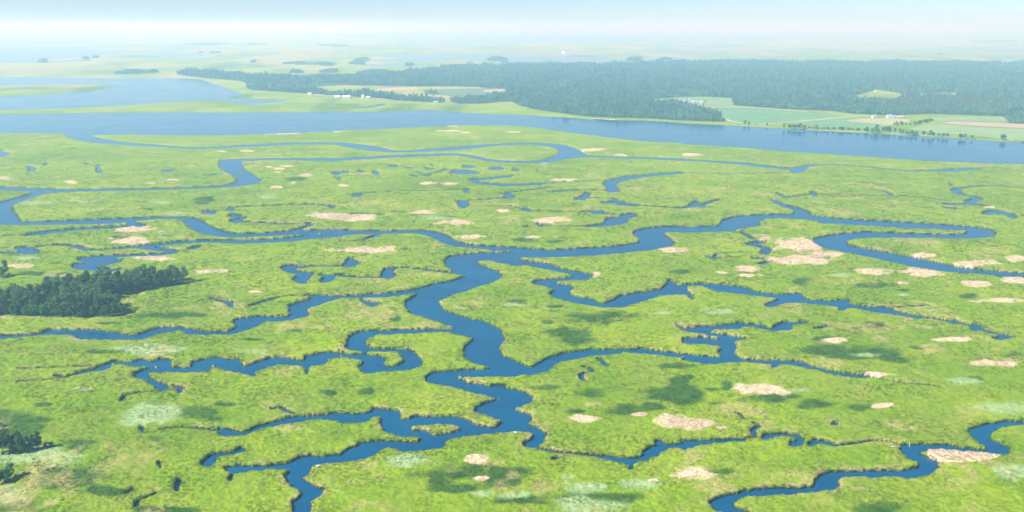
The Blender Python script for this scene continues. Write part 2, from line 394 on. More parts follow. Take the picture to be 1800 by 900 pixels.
# lower west branches
WATER.append("H 90,392 0,378 G 1800,375 1700,390 1580,397 1440,430 1330,460 1290,480 1160,468 1170,480 1290,488 1400,448 1530,427 1640,402 1720,404 1800,414 H 60,422")
RIBBON += [("G 1165,473 1080,462 1000,455 920,456 850,468", 0.8)]
WATER.append("G 1570,660 1500,666 1350,670 1250,692 1215,722 1240,692 1195,677 1210,667 1300,658 1450,660 1550,640 1600,640")
WATER.append("G 1070,650 1075,635 1110,610 1160,595 1230,582 1270,563 1300,562 1260,585 1170,600 1130,615 1125,640 1100,660")
WATER += ["G 930,740 950,738 946,780 926,782", "G 745,462 755,460 758,476 750,478", "G 840,650 852,652 846,664"]
RIBBON += [("G 720,870 725,845 820,805", 0.7), ("G 670,800 700,785", 0.9), ("G 1440,355 1480,350 1500,362 1550,380", 0.9)]
LAND.append("H 335,455 400,437 500,432 600,435 645,465 600,485 490,498 440,475 380,475")
# upper marsh: thin creeks and ponds
WATER.append("E 1385,75 1400,55 1500,30 1700,12 1800,6 1800,12 1700,20 1540,40 1460,62 1445,80 1465,108 1405,110 1405,90")
RIBBON += [("E 1790,9 1800,8 C 40,850 300,853 590,848", 1.8), ("C 655,815 720,806 800,806 1000,820 1180,838 1380,838", 2.6), ("C 1370,838 1440,835 1520,829", 5.0), ("C 1520,829 1650,822 1800,826 P 1950,300", 1.8)]
WATER += ["F 1415,105 1440,92 1475,92 1460,108 1500,130 1560,140 1580,150 1530,166 1485,163 1530,150 1490,134 1430,119", "F 1580,230 1620,210 1680,213 1760,240 1740,250 1660,228", "F 1790,238 1830,240 1830,248"]
RIBBON += [("F 1475,90 1550,82 1650,80 1800,86 P 1900,332", 1.5), ("F 1400,176 1460,174 1560,180", 3.0), ("F 1580,185 1540,175", 2), ("F 540,142 640,128 690,126 900,128 1090,130 1260,140 1420,160", 1.4), ("F 545,140 505,120", 1.5), ("F 1000,97 1060,105 1095,122", 1.3), ("F 1400,195 1430,198", 2.6)]
WATER += ["F 675,112 700,118 708,130 685,130", "F 1085,118 1108,126 1090,132", "F 1405,66 1420,68 1415,78", "F 30,192 45,175 70,163 85,168 95,187 70,188"]
RIBBON += [("F 95,187 130,170 190,152", 1.5), ("F 100,190 140,190", 2), ("E 1400,168 1460,164 1480,178 1540,182", 3.2), ("E 1300,145 1420,143 1460,163 1600,184 1800,196 F 30,190", 1.5)]
RIBBON += [("F 205,318 300,322 330,338 370,358", 1.6), ("F 360,388 410,375", 3.0), ("F 400,398 442,412 430,438", 2.5), ("F 385,462 410,462", 2.6), ("F 410,492 455,478", 1.8), ("F 145,455 165,462", 2.5), ("F 165,462 180,438 310,432", 0.8), ("F 180,460 300,455", 0.8)]
WATER += ["E 620,168 655,158 670,185 640,195 620,185", "E 945,200 975,200 1005,212 960,208", "E 1480,232 1530,228 1557,240 1490,257 1510,268 1430,286 1290,293 1390,278 1390,262 1420,250 1500,243", "E 1305,213 1375,213 1385,225 1335,226", "E 1230,150 1270,135 1290,117 1312,128 1280,152", "E 860,125 890,122 915,138 880,140", "E 1030,278 1050,280 1055,295 1040,292", "E 55,125 110,122 100,132 70,133", "E 645,98 670,95 668,108 648,106"]
RIBBON += [("E 45,125 140,115 330,105 500,105 560,103 650,96", 1.2), ("E 615,160 760,150 860,142 900,128", 1.6), ("E 850,120 900,112 1000,100 1100,85", 1.4), ("E 670,185 800,186 900,188 1000,210 1200,218 1310,215", 1.4), ("E 1380,225 1480,235", 1.6), ("E 1290,293 1160,293 1050,290", 1.0), ("E 1110,112 1180,105", 2.0), ("E 1120,110 1280,100 1400,105", 1.0), ("E 140,116 190,112", 2.2), ("E 150,355 200,335", 2.2), ("E 0,370 100,370 150,356", 0.8), ("E 970,300 980,295", 1.5)]
WATER += ["E 670,48 760,38 870,26 912,24 880,33 760,44 705,52 760,63 900,71 1060,65 1050,73 900,77 780,73"]
RIBBON += [("E 1060,68 1200,58 1390,50", 1.6), ("E 850,82 1000,72", 1.4)]
WATER += ["B 580,852 600,834 680,838 730,850 650,855", "B 780,832 820,820 860,823 850,832", "B 640,820 660,810 705,815 690,822", "B 905,838 920,828 940,832 925,840", "B 165,848 180,838 200,855 180,858", "B 250,812 290,808 300,818 270,818", "B 340,820 380,822 360,826", "B 440,822 490,828 460,832", "B 365,862 400,862 395,870", "B 400,848 430,850 425,854", "B 430,862 470,860 460,868", "B 90,840 120,840 110,846", "B 0,845 45,842 30,850", "B 470,805 490,808 480,812"]
RIBBON += [("B 0,850 150,845", 1.2), ("B 120,862 60,865 0,872", 1.2), ("B 560,830 500,850 430,862", 1.2)]
WATER += ["A 0,740 30,740 55,752 30,762 0,765", "A 150,835 165,825 195,828 180,840 155,842", "A 230,808 245,800 268,803 240,812", "A 510,818 525,815 530,835 540,845 515,848", "A 450,798 475,800 460,806", "A 0,728 25,730 0,735"]
RIBBON += [("A 0,808 60,812 150,815 175,828", 1.5), ("A 500,812 530,808", 1.8), ("A 885,840 905,832", 2.5), ("A 1100,862 1160,858", 2.2)]
WATER += ["A 1750,850 1800,845 1800,855 1775,860", "D 1770,35 1795,38 1785,45"]
WATER += ["D 1070,215 1100,210 1140,222 1100,226", "D 1200,202 1230,198 1228,208", "D 1205,238 1230,230 1250,232 1280,240 1230,243", "D 1215,264 1250,255 1300,250 1260,270 1235,272", "D 700,284 740,280 765,290 720,293"]
RIBBON += [("D 1185,197 1300,188 1450,182 1600,175 1740,185 1748,195", 1.6), ("D 1600,176 1625,178", 2.6), ("D 1260,268 1400,275 1500,280 1640,278 1620,295 1560,310", 1.8), ("D 1080,212 1200,210 1300,210", 1.2), ("D 690,270 700,285", 2), ("D 1010,412 1040,400", 2.4)]
WATER += ["D 125,342 200,325 400,305 600,295 700,289 620,301 400,312 200,336", "D 85,408 150,404 210,430 150,437 120,425", "D 345,392 400,395 480,418 430,413", "D 240,568 300,566 305,576 250,576"]
RIBBON += [("D 0,345 125,340", 1.2), ("D 0,432 60,431 125,434", 3.2), ("D 100,403 180,404 260,393 340,391", 2.0), ("D 480,418 500,415", 2)]
WATER += ["A 1280,480 1400,470 1520,466 1440,478 1340,486", "B 60,510 160,497 210,488 240,490 160,505"]
RIBBON += [("A 1440,478 1560,484 1650,486 1800,482", 3.5), ("H 1360,92 1400,128", 1.4), ("H 1280,135 1310,140 1320,158", 1.2), ("H 1275,205 1262,180 1290,165", 1.0), ("I 800,440 805,428", 0.9), ("H 800,232 860,232", 1.2)]

# ------------------------------------------------------------------ vegetation patches: sheet, centre, radii (thirds of a pixel)
DRY = dict(D="700,305,85,16 695,370,75,16 830,460,105,14 1065,530,80,14 1740,235,85,18 100,500,75,12 580,355,20,5 375,60,25,6 915,48,30,5 800,65,35,5 1455,85,30,6 1545,65,20,5 1465,8,20,4 1610,22,28,5 1345,637,35,6 20,40,22,6",
  E="80,250,95,15 420,220,58,9 605,272,90,11 860,210,35,6 1095,258,78,12 1025,348,55,8 680,350,52,9 130,420,175,17 570,72,38,9 465,65,38,6 1755,420,60,13 15,80,30,6 1180,47,60,6 1340,550,20,12",
  F="430,358,25,8 590,390,110,28 610,472,150,20 760,440,80,16 205,538,40,9 335,517,65,16 335,550,60,8 1010,528,80,20 1270,535,110,22 1530,492,110,20 1270,445,50,10 1745,465,40,12 1530,597,70,15 1735,578,65,14 1160,590,40,10 1670,685,110,13 0,422,25,8 1620,192,25,5 815,893,52,13 1395,890,95,12",
  I="370,258,125,30 1065,338,65,14 1570,113,90,17 1720,115,55,15 1020,175,80,13 70,435,95,26 210,455,38,13 70,697,115,32",
  H="1290,405,85,17 1570,383,40,12 1740,425,110,28 720,622,45,18 730,722,35,11 1640,735,28,9",
  B="570,630,50,4 650,640,25,3 905,637,38,4 1320,730,50,6 1470,755,35,5 1060,798,35,6 580,603,22,3",
  C="40,755,45,6", A="1470,643,70,5 1775,628,25,5 1170,738,35,4 1415,820,20,4 1475,828,20,5 1515,815,28,4 1610,865,28,4 20,880,22,5 1300,735,30,3")
DARK = dict(E="1300,775,180,35 1220,860,110,40 1120,740,55,10 1120,715,60,10 930,690,60,14 1085,797,40,14 980,365,60,10 1120,372,45,8 1790,530,60,12 90,232,100,8 300,215,50,6 550,243,50,5 285,775,25,18 330,412,25,8 1080,18,30,4",
  F="630,580,50,16 1000,810,60,30 920,830,30,10 1150,628,70,10 1000,602,120,12 1510,660,40,12 780,885,60,10 1480,540,30,5 1690,558,30,5",
  I="740,42,120,20 1000,60,150,36 1100,95,90,18 40,280,90,40 160,250,60,14 230,240,40,20 460,300,140,28 680,325,90,25 180,325,60,15 940,345,70,22 1540,197,40,10 1740,70,60,15 1240,30,50,10 200,680,70,18 1050,880,110,30 20,190,40,12",
  H="1310,275,90,30 1720,260,100,18 1740,290,90,15 1790,210,40,25 1500,360,120,25 1260,365,60,14 1640,340,50,16 600,700,220,30 520,730,80,30 780,690,200,35 640,770,130,25 850,740,90,30 940,830,130,25 1400,820,200,25 1040,850,60,12 140,258,40,14 1740,127,90,15 1100,240,70,12",
  G="1060,375,120,35 1190,330,45,12 90,430,100,50 200,410,60,14 450,530,80,20 350,720,130,40 430,560,60,25 1740,265,50,16 540,55,90,10 660,50,40,8 900,885,160,15 80,860,90,25 230,330,40,10 820,510,50,20 560,790,90,20",
  D="850,760,180,18 1040,760,60,10 240,540,130,9 1560,840,50,14 290,485,40,6 560,800,60,10 1320,890,70,8 1085,150,50,10 1060,170,40,6 780,203,40,5 630,350,60,8 1540,45,60,8 1080,570,30,6 180,730,90,8")
PALE = dict(G="780,390,165,45 850,45,150,22 1340,50,110,28 40,810,80,35 220,600,150,36 440,250,40,6 100,620,110,24",
  H="345,625,85,28 740,800,70,20 900,810,85,18 1200,712,35,10 1320,765,105,28 1550,745,110,35 1300,860,160,35",
  I="1680,355,130,28 1460,208,70,14 1750,690,90,35 980,70,50,10 640,255,60,8",
  D="840,168,50,6 410,160,60,9 200,168,90,10 1405,135,45,7 130,460,70,9 900,225,50,6 870,322,30,5",
  E="500,250,70,10 900,705,80,12 1700,750,30,6", F="845,550,50,8 1165,652,40,8 180,745,60,12")
DRY_BEND = "I 1305,566 1400,558 1600,573 1680,596 1600,628 1400,640 1345,632 1290,610"   # tall dry reeds inside the bend

def ellipses(d):
    r = []
    for k, s in d.items():
        for e in s.split():
            a, b, c, f = map(float, e.split(','))
            r.append((OFF[k][0] + a / 3, OFF[k][1] + b / 3, c / 3, f / 3))
    return r

# ------------------------------------------------------------------ ground grid: rows at increasing distance, columns fanning out
ZT = 1.6
rows_px = np.concatenate([np.linspace(960, 300, 560), np.linspace(299, 62, 250), np.array([60, 58, 56, 54, 52, 51, 50, 49, 48.4, 47.9, 47.5])])
_, ry = unproject(900, rows_px, ZT)
ry = np.concatenate([np.linspace(20, ry[0], 14)[:-1], ry])
tc = np.concatenate([np.array([-4, -3, -2.2, -1.6, -1.3, -1.1, -0.95, -0.85]), np.linspace(-0.76, 0.76, 1320), np.array([0.85, 0.95, 1.1, 1.3, 1.6, 2.2, 3, 4])])
NR, NC = len(ry), len(tc)
GY = np.repeat(ry[:, None], NC, 1)
GX = GY * tc[None, :]
drow = np.gradient(ry)

def block(x0, x1, y0, y1):
    r0 = max(0, np.searchsorted(ry, y0) - 1); r1 = min(NR, np.searchsorted(ry, y1) + 1)
    if r1 <= r0: return None
    ya = max(y0, 1.0); yb = max(y1, 1.0)
    tmin = min(x0 / ya, x0 / yb); tmax = max(x1 / ya, x1 / yb)
    c0 = max(0, np.searchsorted(tc, tmin) - 1); c1 = min(NC, np.searchsorted(tc, tmax) + 1)
    if c1 <= c0: return None
    return slice(r0, r1), slice(c0, c1)

def seg_dist(D, x1, y1, x2, y2, R):
    b = block(min(x1, x2) - R, max(x1, x2) + R, min(y1, y2) - R, max(y1, y2) + R)
    if b is None: return
    X = GX[b]; Y = GY[b]
    dx, dy = x2 - x1, y2 - y1
    l2 = dx * dx + dy * dy + 1e-9
    t = np.clip(((X - x1) * dx + (Y - y1) * dy) / l2, 0, 1)
    d = np.hypot(X - x1 - t * dx, Y - y1 - t * dy)
    np.minimum(D[b], d, out=D[b])

def inside(P, X, Y):
    """even-odd test, world or picture coordinates"""
    ins = np.zeros(X.shape, bool)
    x1, y1 = P[-1]
    for x2, y2 in P:
        if y1 != y2:
            m = (Y >= min(y1, y2)) & (Y < max(y1, y2))
            if m.any():
                xi = x1 + (Y - y1) * (x2 - x1) / (y2 - y1)
                ins ^= m & (X < xi)
        x1, y1 = x2, y2
    return ins

def inside_grid(W):
    ins = np.zeros((NR, NC), bool)
    x1, y1 = W[-1]
    tmin = np.searchsorted(tc, (W[:, 0] / np.maximum(W[:, 1], 1)).max()) + 1
    for x2, y2 in W:
        r0, r1 = np.searchsorted(ry, min(y1, y2)), np.searchsorted(ry, max(y1, y2))
        if r1 > r0:
            yy = ry[r0:r1]
            xi = (x1 + (yy - y1) * (x2 - x1) / (y2 - y1)) / yy
            ci = np.searchsorted(tc, xi)
            for k in range(r1 - r0): ins[r0 + k, :ci[k]] ^= True
        x1, y1 = x2, y2
    return ins

def to_world(P, land=False):
    """outline in pixels -> world; the near bank hides water behind the reeds, so it is read at reed height"""
    x, y = unproject(P[:, 0], P[:, 1], 0.0)
    W = np.stack([x, y], 1)
    area = 0.5 * np.sum(x * np.roll(y, -1) - np.roll(x, -1) * y)
    d = np.roll(W, -1, 0) - np.roll(W, 1, 0)
    n = np.stack([d[:, 1], -d[:, 0]], 1) * (1 if area > 0 else -1)       # outward
    n /= np.linalg.norm(n, axis=1, keepdims=True) + 1e-9
    s = -n[:, 1] * (-1 if land else 1)
    z = (ZT + 0.2) * np.clip(s * 1.6, 0, 1)
    x2, y2 = unproject(P[:, 0], P[:, 1], z)
    return np.stack([x2, y2], 1)

SD = np.full((NR, NC), 60.0)
def radius(y): return max(26.0, 3.0 * np.interp(y, ry, drow))

def poly_sd(W):
    D = np.full((NR, NC), 1e4)
    for i in range(len(W)):
        x1, y1 = W[i - 1]; x2, y2 = W[i]
        seg_dist(D, x1, y1, x2, y2, radius(max(y1, y2)))
    ins = inside_grid(W)
    D = np.where(ins, -D, D)
    return D

for s in WATER:
    np.minimum(SD, poly_sd(to_world(smooth(trace(s)))), out=SD)
SDR = np.full((NR, NC), 60.0)
for s, hw in RIBBON:
    P = smooth(trace(s), closed=False)
    x, y = unproject(P[:, 0], P[:, 1], 0.8)
    D = np.full((NR, NC), 1e4)
    for i in range(1, len(x)):
        seg_dist(D, x[i - 1], y[i - 1], x[i], y[i], 26)
    k = 1.15 + (1.15 if hw >= 2 else 1.0) * np.clip((float(np.mean(y)) - 600) / 500, 0, 1.4)
    np.minimum(SDR, D - hw * k, out=SDR)
for s in LAND:
    np.maximum(SD, -poly_sd(to_world(smooth(trace(s)), land=True)), out=SD)
nfar = vnoise(GX, GY, 520, 61) * .5 + vnoise(GX, GY * .5, 180, 62) * .3 + vnoise(GX, GY * .3, 1500, 63) * .2
SDFAR = (0.655 - nfar) * 400
SD = np.where((GY > 4300) & (np.abs(tc)[None, :] < 3), np.minimum(SD, SDFAR), SD)
SD = np.clip(SD, -60, 60)
print('outlines', round(time.time() - T0, 1))

# ragged banks
n8 = vnoise(GX, GY, 9.0, 1) - 0.5
n3 = vnoise(GX, GY, 3.2, 2) - 0.5
NB = (n8 * 1.8 + n3 * 1.5 + (vnoise(GX, GY, 1.4, 3) - 0.5) * 0.8) * sstep(1100, 700, GY)
SDN = np.minimum(SD + NB * np.where(SD > -1.5, 1, 0.6), SDR + NB * 0.3)

# patch weights, evaluated where each piece of ground appears
PXG, PYG = project(GX, GY, ZT)
pyr = PYG[:, 0]
warp = (vnoise(GX, GY, 14, 5) - 0.5) * 0.55 + (vnoise(GX, GY, 5, 6) - 0.5) * 0.45 + (vnoise(GX, GY, 40, 9) - 0.5) * 0.5

def patch(W, e, soft, amp=1.0):
    cx, cy, rx, ryy = e
    r1 = NR - np.searchsorted(pyr[::-1], cy - ryy * 1.8); r0 = NR - np.searchsorted(pyr[::-1], cy + ryy * 1.8)
    r0 = max(0, r0 - 1); r1 = min(NR, r1 + 1)
    if r1 <= r0: return
    c0 = np.searchsorted(PXG[r0], cx - rx * 1.9); c1 = np.searchsorted(PXG[r0], cx + rx * 1.9)
    b = (slice(r0, r1), slice(max(0, c0 - 20), min(NC, c1 + 20)))
    r = np.hypot((PXG[b] - cx) / rx, (PYG[b] - cy) / ryy) + warp[b] * amp
    np.maximum(W[b], 1 - sstep(1 - soft, 1 + soft, r), out=W[b])

WDRY = np.zeros((NR, NC)); WDARK = np.zeros((NR, NC)); WPALE = np.zeros((NR, NC))
DRY_E = ellipses(DRY)
for e in DRY_E: patch(WDRY, e, 0.28, 1.5)
for e in ellipses(DARK): patch(WDARK, e, 0.45, 1.4)
for e in ellipses(PALE): patch(WPALE, e, 0.5, 1.7)
BEND = smooth(trace(DRY_BEND))
bx, by = unproject(BEND[:, 0], BEND[:, 1], ZT)
BENDW = np.stack([bx, by], 1)
WDRY = np.maximum(WDRY, inside_grid(BENDW).astype(float))
WDARK *= 0.75 + 0.6 * vnoise(GX, GY, 6, 12)
WDARK = np.clip(WDARK, 0, 1)
# straw fringe on the levees of the creeks
nf = vnoise(GX, GY, 30, 21) * 0.6 + vnoise(GX, GY, 7, 22) * 0.4
WEDGE = sstep(4.2, 0.8, SDN) * sstep(0.45, 0.75, nf) * sstep(2600, 900, GY) * 0.7
scat = sstep(0.62, 0.80, vnoise(GX, GY, 22, 31) * 0.5 + vnoise(GX, GY, 6, 32) * 0.3 + vnoise(GX, GY, 90, 33) * 0.2) * 0.6
WEDGE = np.maximum(WEDGE, scat)
farv = vnoise(GX, GY * .4, 260, 64) * .5 + vnoise(GX, GY * .35, 90, 65) * .3 + vnoise(GX, GY * .3, 900, 66) * .2
WEDGE = np.maximum(WEDGE, sstep(0.42, 0.68, farv) * sstep(1500, 3500, GY) * 0.75)
WDARK = np.maximum(WDARK, sstep(0.60, 0.75, vnoise(GX, GY * .4, 200, 67) * .6 + vnoise(GX, GY * .4, 70, 68) * .4) * sstep(1200, 2500, GY) * 0.6)

# ------------------------------------------------------------------ wooded land beyond the river (picture outlines of the stand feet)
FOREST = ["P 902,182 933,191 1000,201 1043,206 1133,208 1200,212 1272,214 1258,203 1240,192 1200,187 1165,183 1120,181 1000,181",
  "P 1163,172 1120,180 1000,182 905,181 880,168 900,160 840,153 800,152 700,152 600,150 560,152 480,150 440,148 420,142 380,139 330,134 310,131 330,127 360,128 420,132 500,135 560,137 640,134 700,129 760,125 780,119 840,114 950,115 1050,115 1150,111 1300,109 1500,110 1800,112 2500,116 2500,170 1830,203 1770,205 1640,200 1570,203 1500,200 1460,195 1380,192 1290,185 1285,172 1240,170",
  "P 1765,205 1800,204 1850,207 1900,212 1880,219 1775,217",
  "P 430,153 500,157 560,161 610,164 612,169 560,166 500,162 440,158",
  "P 612,165 660,167 700,171 740,174 780,178 782,181 740,179 690,176 640,172 610,169",
  "P 790,178 830,173 880,168 905,172 900,178 850,182 810,183",
  "P 745,163 800,160 850,163 820,166 760,166"]
CLEAR = ["P 1487,174 1512,165 1540,158 1572,162 1600,168 1575,176 1500,177", "P 975,150 1000,148 1014,149 1000,155 985,156", "P 960,141 985,140 986,144 965,145", "P 1600,164 1680,162 1682,166 1620,169"]
ISLES = [(225,127,45,3.5),(270,126,8,2),(76,108,9,1.5),(150,103,8,1.2),(168,101,6,1.2),(370,78,50,2.2),(440,78,30,1.2),(580,81,35,1),(370,92,22,2),(455,109,16,3),(540,112,50,2.2),(575,114,20,2),(650,106,30,2.5),(600,126,40,3),(660,127,30,2.5),(875,105,20,2),(1115,104,14,1.5),(1652,95,10,1.2),(1750,73,45,1),(620,63,100,1),(640,112,28,2),(720,114,8,1.2),(520,127,14,1.5),(480,128,5,1),(1170,104,12,1)]
FPOLY = [trace(s) for s in FOREST]; CPOLY = [trace(s) for s in CLEAR]
WFOR = np.zeros((NR, NC), bool)
for P in FPOLY:
    x, y = unproject(P[:, 0], P[:, 1], ZT); WFOR |= inside_grid(np.stack([x, y], 1))
for P in CPOLY:
    x, y = unproject(P[:, 0], P[:, 1], ZT); WFOR &= ~inside_grid(np.stack([x, y], 1))
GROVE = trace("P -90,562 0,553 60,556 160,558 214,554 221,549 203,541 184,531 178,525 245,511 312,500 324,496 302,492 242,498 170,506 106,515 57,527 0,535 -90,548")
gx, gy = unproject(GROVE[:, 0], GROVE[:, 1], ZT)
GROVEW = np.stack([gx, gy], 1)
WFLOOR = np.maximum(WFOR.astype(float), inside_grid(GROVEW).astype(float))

# ------------------------------------------------------------------ heights
bank_w = np.maximum(0.85, 0.5 * np.abs(drow))[:, None]
prof = np.clip(SDN / bank_w, -1, 1)
land = sstep(0.0, 1.0, prof)
fine_on = sstep(900, 450, GY)
rough = (vnoise(GX, GY, 2.6, 41) - 0.5) * 0.42 * fine_on + (vnoise(GX, GY, 1.3, 42) - 0.5) * 0.30 * sstep(650, 380, GY) + (vnoise(GX, GY, 9, 43) - 0.5) * 0.6 * sstep(1800, 900, GY) + (vnoise(GX, GY, 45, 44) - 0.5) * 0.5 * sstep(2200, 1200, GY)
rough += WDRY * 0.25 * fine_on - WDARK * 0.35 * fine_on
GZ = np.where(prof < 0, prof * 1.5, prof * ZT) + rough * land
far = sstep(2500, 6000, GY)
GZ = np.where((SDN > 0), np.maximum(GZ, 0.15 * np.clip(SDN / bank_w, 0, 1)), GZ)
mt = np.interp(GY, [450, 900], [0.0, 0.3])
WMUDSHADE = sstep(1.22 + mt, 0.72 + mt, GZ) * (SDN < 3) * sstep(1500, 800, GY)  # dark zone up the bank: mud plus painted stem shade

idx = np.arange(NR * NC).reshape(NR, NC)
Fq = np.stack([idx[:-1, :-1], idx[:-1, 1:], idx[1:, 1:], idx[1:, :-1]], -1).reshape(-1, 4)
# leave out the bed far inside the wide water: nothing is seen of it
deep = (SDN < -12).ravel()
Fq = Fq[~deep[Fq].all(1)]
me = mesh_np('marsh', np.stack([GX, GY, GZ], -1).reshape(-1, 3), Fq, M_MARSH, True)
def set_col(me, name, r, g, b):
    a = me.attributes.new(name, 'FLOAT_COLOR', 'POINT')
    c = np.ones((NR * NC, 4), np.float32)
    for k, v in enumerate((r, g, b)): c[:, k] = v.ravel()
    a.data.foreach_set('color', c.ravel())
set_col(me, 'veg', WDRY, WDARK, WPALE)
set_col(me, 'veg2', WEDGE, WFLOOR, WMUDSHADE)
marsh = link(bpy.data.objects.new('marsh_ground', me))
tag(marsh, 'green tidal marsh cut by winding creeks', kind='structure')

B = 90000.0
me = pymesh('water', [(-B, -3000, 0), (B, -3000, 0), (B, 85000, 0), (-B, 85000, 0)], [(0, 1, 2, 3)], M_WATER)
water = link(bpy.data.objects.new('water', me)); tag(water, 'blue tidal water of the creeks and the wide river', kind='structure')
print('ground', round(time.time() - T0, 1), NR * NC, len(Fq))

def grid_sample(Wt, x, y):
    r = np.interp(y, ry, np.arange(NR)); c = np.interp(x / y, tc, np.arange(NC))
    r0 = np.clip(r.astype(int), 0, NR - 2); c0 = np.clip(c.astype(int), 0, NC - 2)
    fr = r - r0; fc = c - c0
    return (Wt[r0, c0] * (1 - fc) + Wt[r0, c0 + 1] * fc) * (1 - fr) + (Wt[r0 + 1, c0] * (1 - fc) + Wt[r0 + 1, c0 + 1] * fc) * fr

# ------------------------------------------------------------------ fields
FIELDS = [
 ("bean_field", "large teal green crop field between wood and river", (0.12, 0.27, 0.09), "P 1243,192 1313,190 1400,196 1478,203 1480,206 1395,213 1330,218 1300,216 1285,213"),
 ("bean_field", "green crop field behind the row of shoreline trees", (0.13, 0.28, 0.08), "P 1402,214 1488,207 1530,211 1562,215 1562,223 1500,225 1440,223"),
 ("hay_field", "yellowish hay field in front of the blue roofed farm", (0.36, 0.36, 0.15), "P 1486,212 1530,208 1600,210 1592,216 1564,220 1532,217"),
 ("stubble_field", "tan stubble strip at the far right of the river bank", (0.42, 0.32, 0.20), "P 1655,216 1680,213.5 1810,218.5 1900,222 1900,227 1800,225 1720,221.5"),
 ("pasture_field", "pale green pasture behind the lone shoreline tree", (0.22, 0.33, 0.11), "P 1600,226 1650,218.5 1720,223 1800,227 1900,231 1900,252 1800,248 1740,242 1690,236 1640,234"),
 ("pasture_field", "pale green pasture strip under the right hand wood", (0.22, 0.32, 0.11), "P 1645,208 1700,205.5 1766,208 1768,214 1700,212.5 1640,212"),
 ("bean_field", "green crop field around the white farm buildings", (0.18, 0.30, 0.11), "P 1163,174 1200,171 1260,171.5 1283,174 1287,184 1260,187 1200,184.5 1165,182"),
 ("stubble_field", "long tan strip of bare field behind the shore houses", (0.46, 0.34, 0.22), "P 662,156 732,153.5 733,157 668,159.5"),
 ("stubble_field", "tan bare field behind the leftmost shore houses", (0.42, 0.33, 0.21), "P 600,160 640,157 668,160 650,162 620,162.5"),
 ("stubble_field", "slanting tan strip behind the shoreline hedge", (0.40, 0.33, 0.20), "P 668,163.5 780,168 820,172 770,172.5 700,168"),
 ("bean_field", "small green field between two hedges on the far shore", (0.11, 0.19, 0.08), "P 740,158 850,155 880,156 890,163 850,168 790,169 760,164"),
 ("stubble_field", "small tan field at the edge of the big wood", (0.42, 0.33, 0.21), "P 850,158.5 888,156.5 886,160.5 855,162"),
]
for fi, (nm, lab, colr, s) in enumerate(FIELDS):
    fz = ZT + 0.3 + 0.02 * fi
    P = smooth(trace(s), n=3)
    x, y = unproject(P[:, 0], P[:, 1], fz)
    me = pymesh(nm, [(a, b, fz) for a, b in zip(x, y)], [tuple(range(len(x)))], simple('soil_and_crop', colr, 0.95, 0.2, 0.02))
    tag(link(bpy.data.objects.new(nm, me)), lab, kind='structure')
def strip(name, lab, s, hw, colr):
    P = smooth(trace(s), closed=False); x, y = unproject(P[:, 0], P[:, 1], ZT + 0.6)
    W = np.stack([x, y], 1); d = np.gradient(W, axis=0); d /= np.linalg.norm(d, axis=1, keepdims=True)
    n = np.stack([-d[:, 1], d[:, 0]], 1) * hw
    V = [(*(W[i] + n[i]), ZT + 0.6) for i in range(len(W))] + [(*(W[i] - n[i]), ZT + 0.6) for i in range(len(W))]
    k = len(W)
    me = pymesh(name, V, [(i + k, i + k + 1, i + 1, i) for i in range(k - 1)], simple('sand', colr, 0.95, 0.12, 0.05))
    tag(link(bpy.data.objects.new(name, me)), lab, kind='structure')
strip('track', 'sandy farm track beside the big green field', "P 1240,190 1262,202 1285,213 1330,219", 5, (0.46, 0.40, 0.24))
strip('track', 'pale farm track between the two green fields', "P 1330,219 1395,214 1480,206.5 1530,203", 6, (0.42, 0.38, 0.22))
strip('track', 'pale farm track in front of the white farm', "P 1163,183.5 1200,186 1260,188 1330,189.5 1420,196", 7, (0.45, 0.38, 0.24))
strip('beach', 'narrow sandy beach below the shore houses', "P 652,172 670,173.5 688,175", 8, (0.62, 0.50, 0.38))
strip('beach', 'short sandy beach at the left end of the shore', "P 552,165.8 568,167", 8, (0.62, 0.50, 0.38))
strip('beach', 'thin sand beach under the front wood', "P 1043,208.3 1066,209.6 1080,210.5", 5, (0.60, 0.48, 0.36))
strip('beach', 'sand edge below the right hand tree row', "P 1416,227.5 1450,229.5 1520,232", 3, (0.50, 0.44, 0.30))

# ------------------------------------------------------------------ instanced ground cover
def scatter_group(coll):
    ng = bpy.data.node_groups.new('scatter_' + coll.name, 'GeometryNodeTree')
    ng.interface.new_socket('Geometry', in_out='INPUT', socket_type='NodeSocketGeometry')
    ng.interface.new_socket('Geometry', in_out='OUTPUT', socket_type='NodeSocketGeometry')
    a = ng.nodes.new('NodeGroupInput'); z = ng.nodes.new('NodeGroupOutput')
    ci = ng.nodes.new('GeometryNodeCollectionInfo'); ci.inputs[0].default_value = coll
    ci.inputs['Separate Children'].default_value = True; ci.inputs['Reset Children'].default_value = True
    ip = ng.nodes.new('GeometryNodeInstanceOnPoints'); ip.inputs['Pick Instance'].default_value = True
    def attr(n, typ):
        x = ng.nodes.new('GeometryNodeInputNamedAttribute'); x.data_type = typ; x.inputs[0].default_value = n
        return x.outputs[0]
    sc = attr('sc', 'FLOAT_VECTOR'); vi = attr('vi', 'INT'); rt = attr('rot', 'FLOAT')
    cx = ng.nodes.new('ShaderNodeCombineXYZ'); ng.links.new(rt, cx.inputs[2])
    e2r = ng.nodes.new('FunctionNodeEulerToRotation'); ng.links.new(cx.outputs[0], e2r.inputs[0])
    ng.links.new(a.outputs[0], ip.inputs['Points']); ng.links.new(ci.outputs[0], ip.inputs['Instance'])
    ng.links.new(vi, ip.inputs['Instance Index']); ng.links.new(e2r.outputs[0], ip.inputs['Rotation']); ng.links.new(sc, ip.inputs['Scale'])
    ng.links.new(ip.outputs[0], z.inputs[0])
    return ng

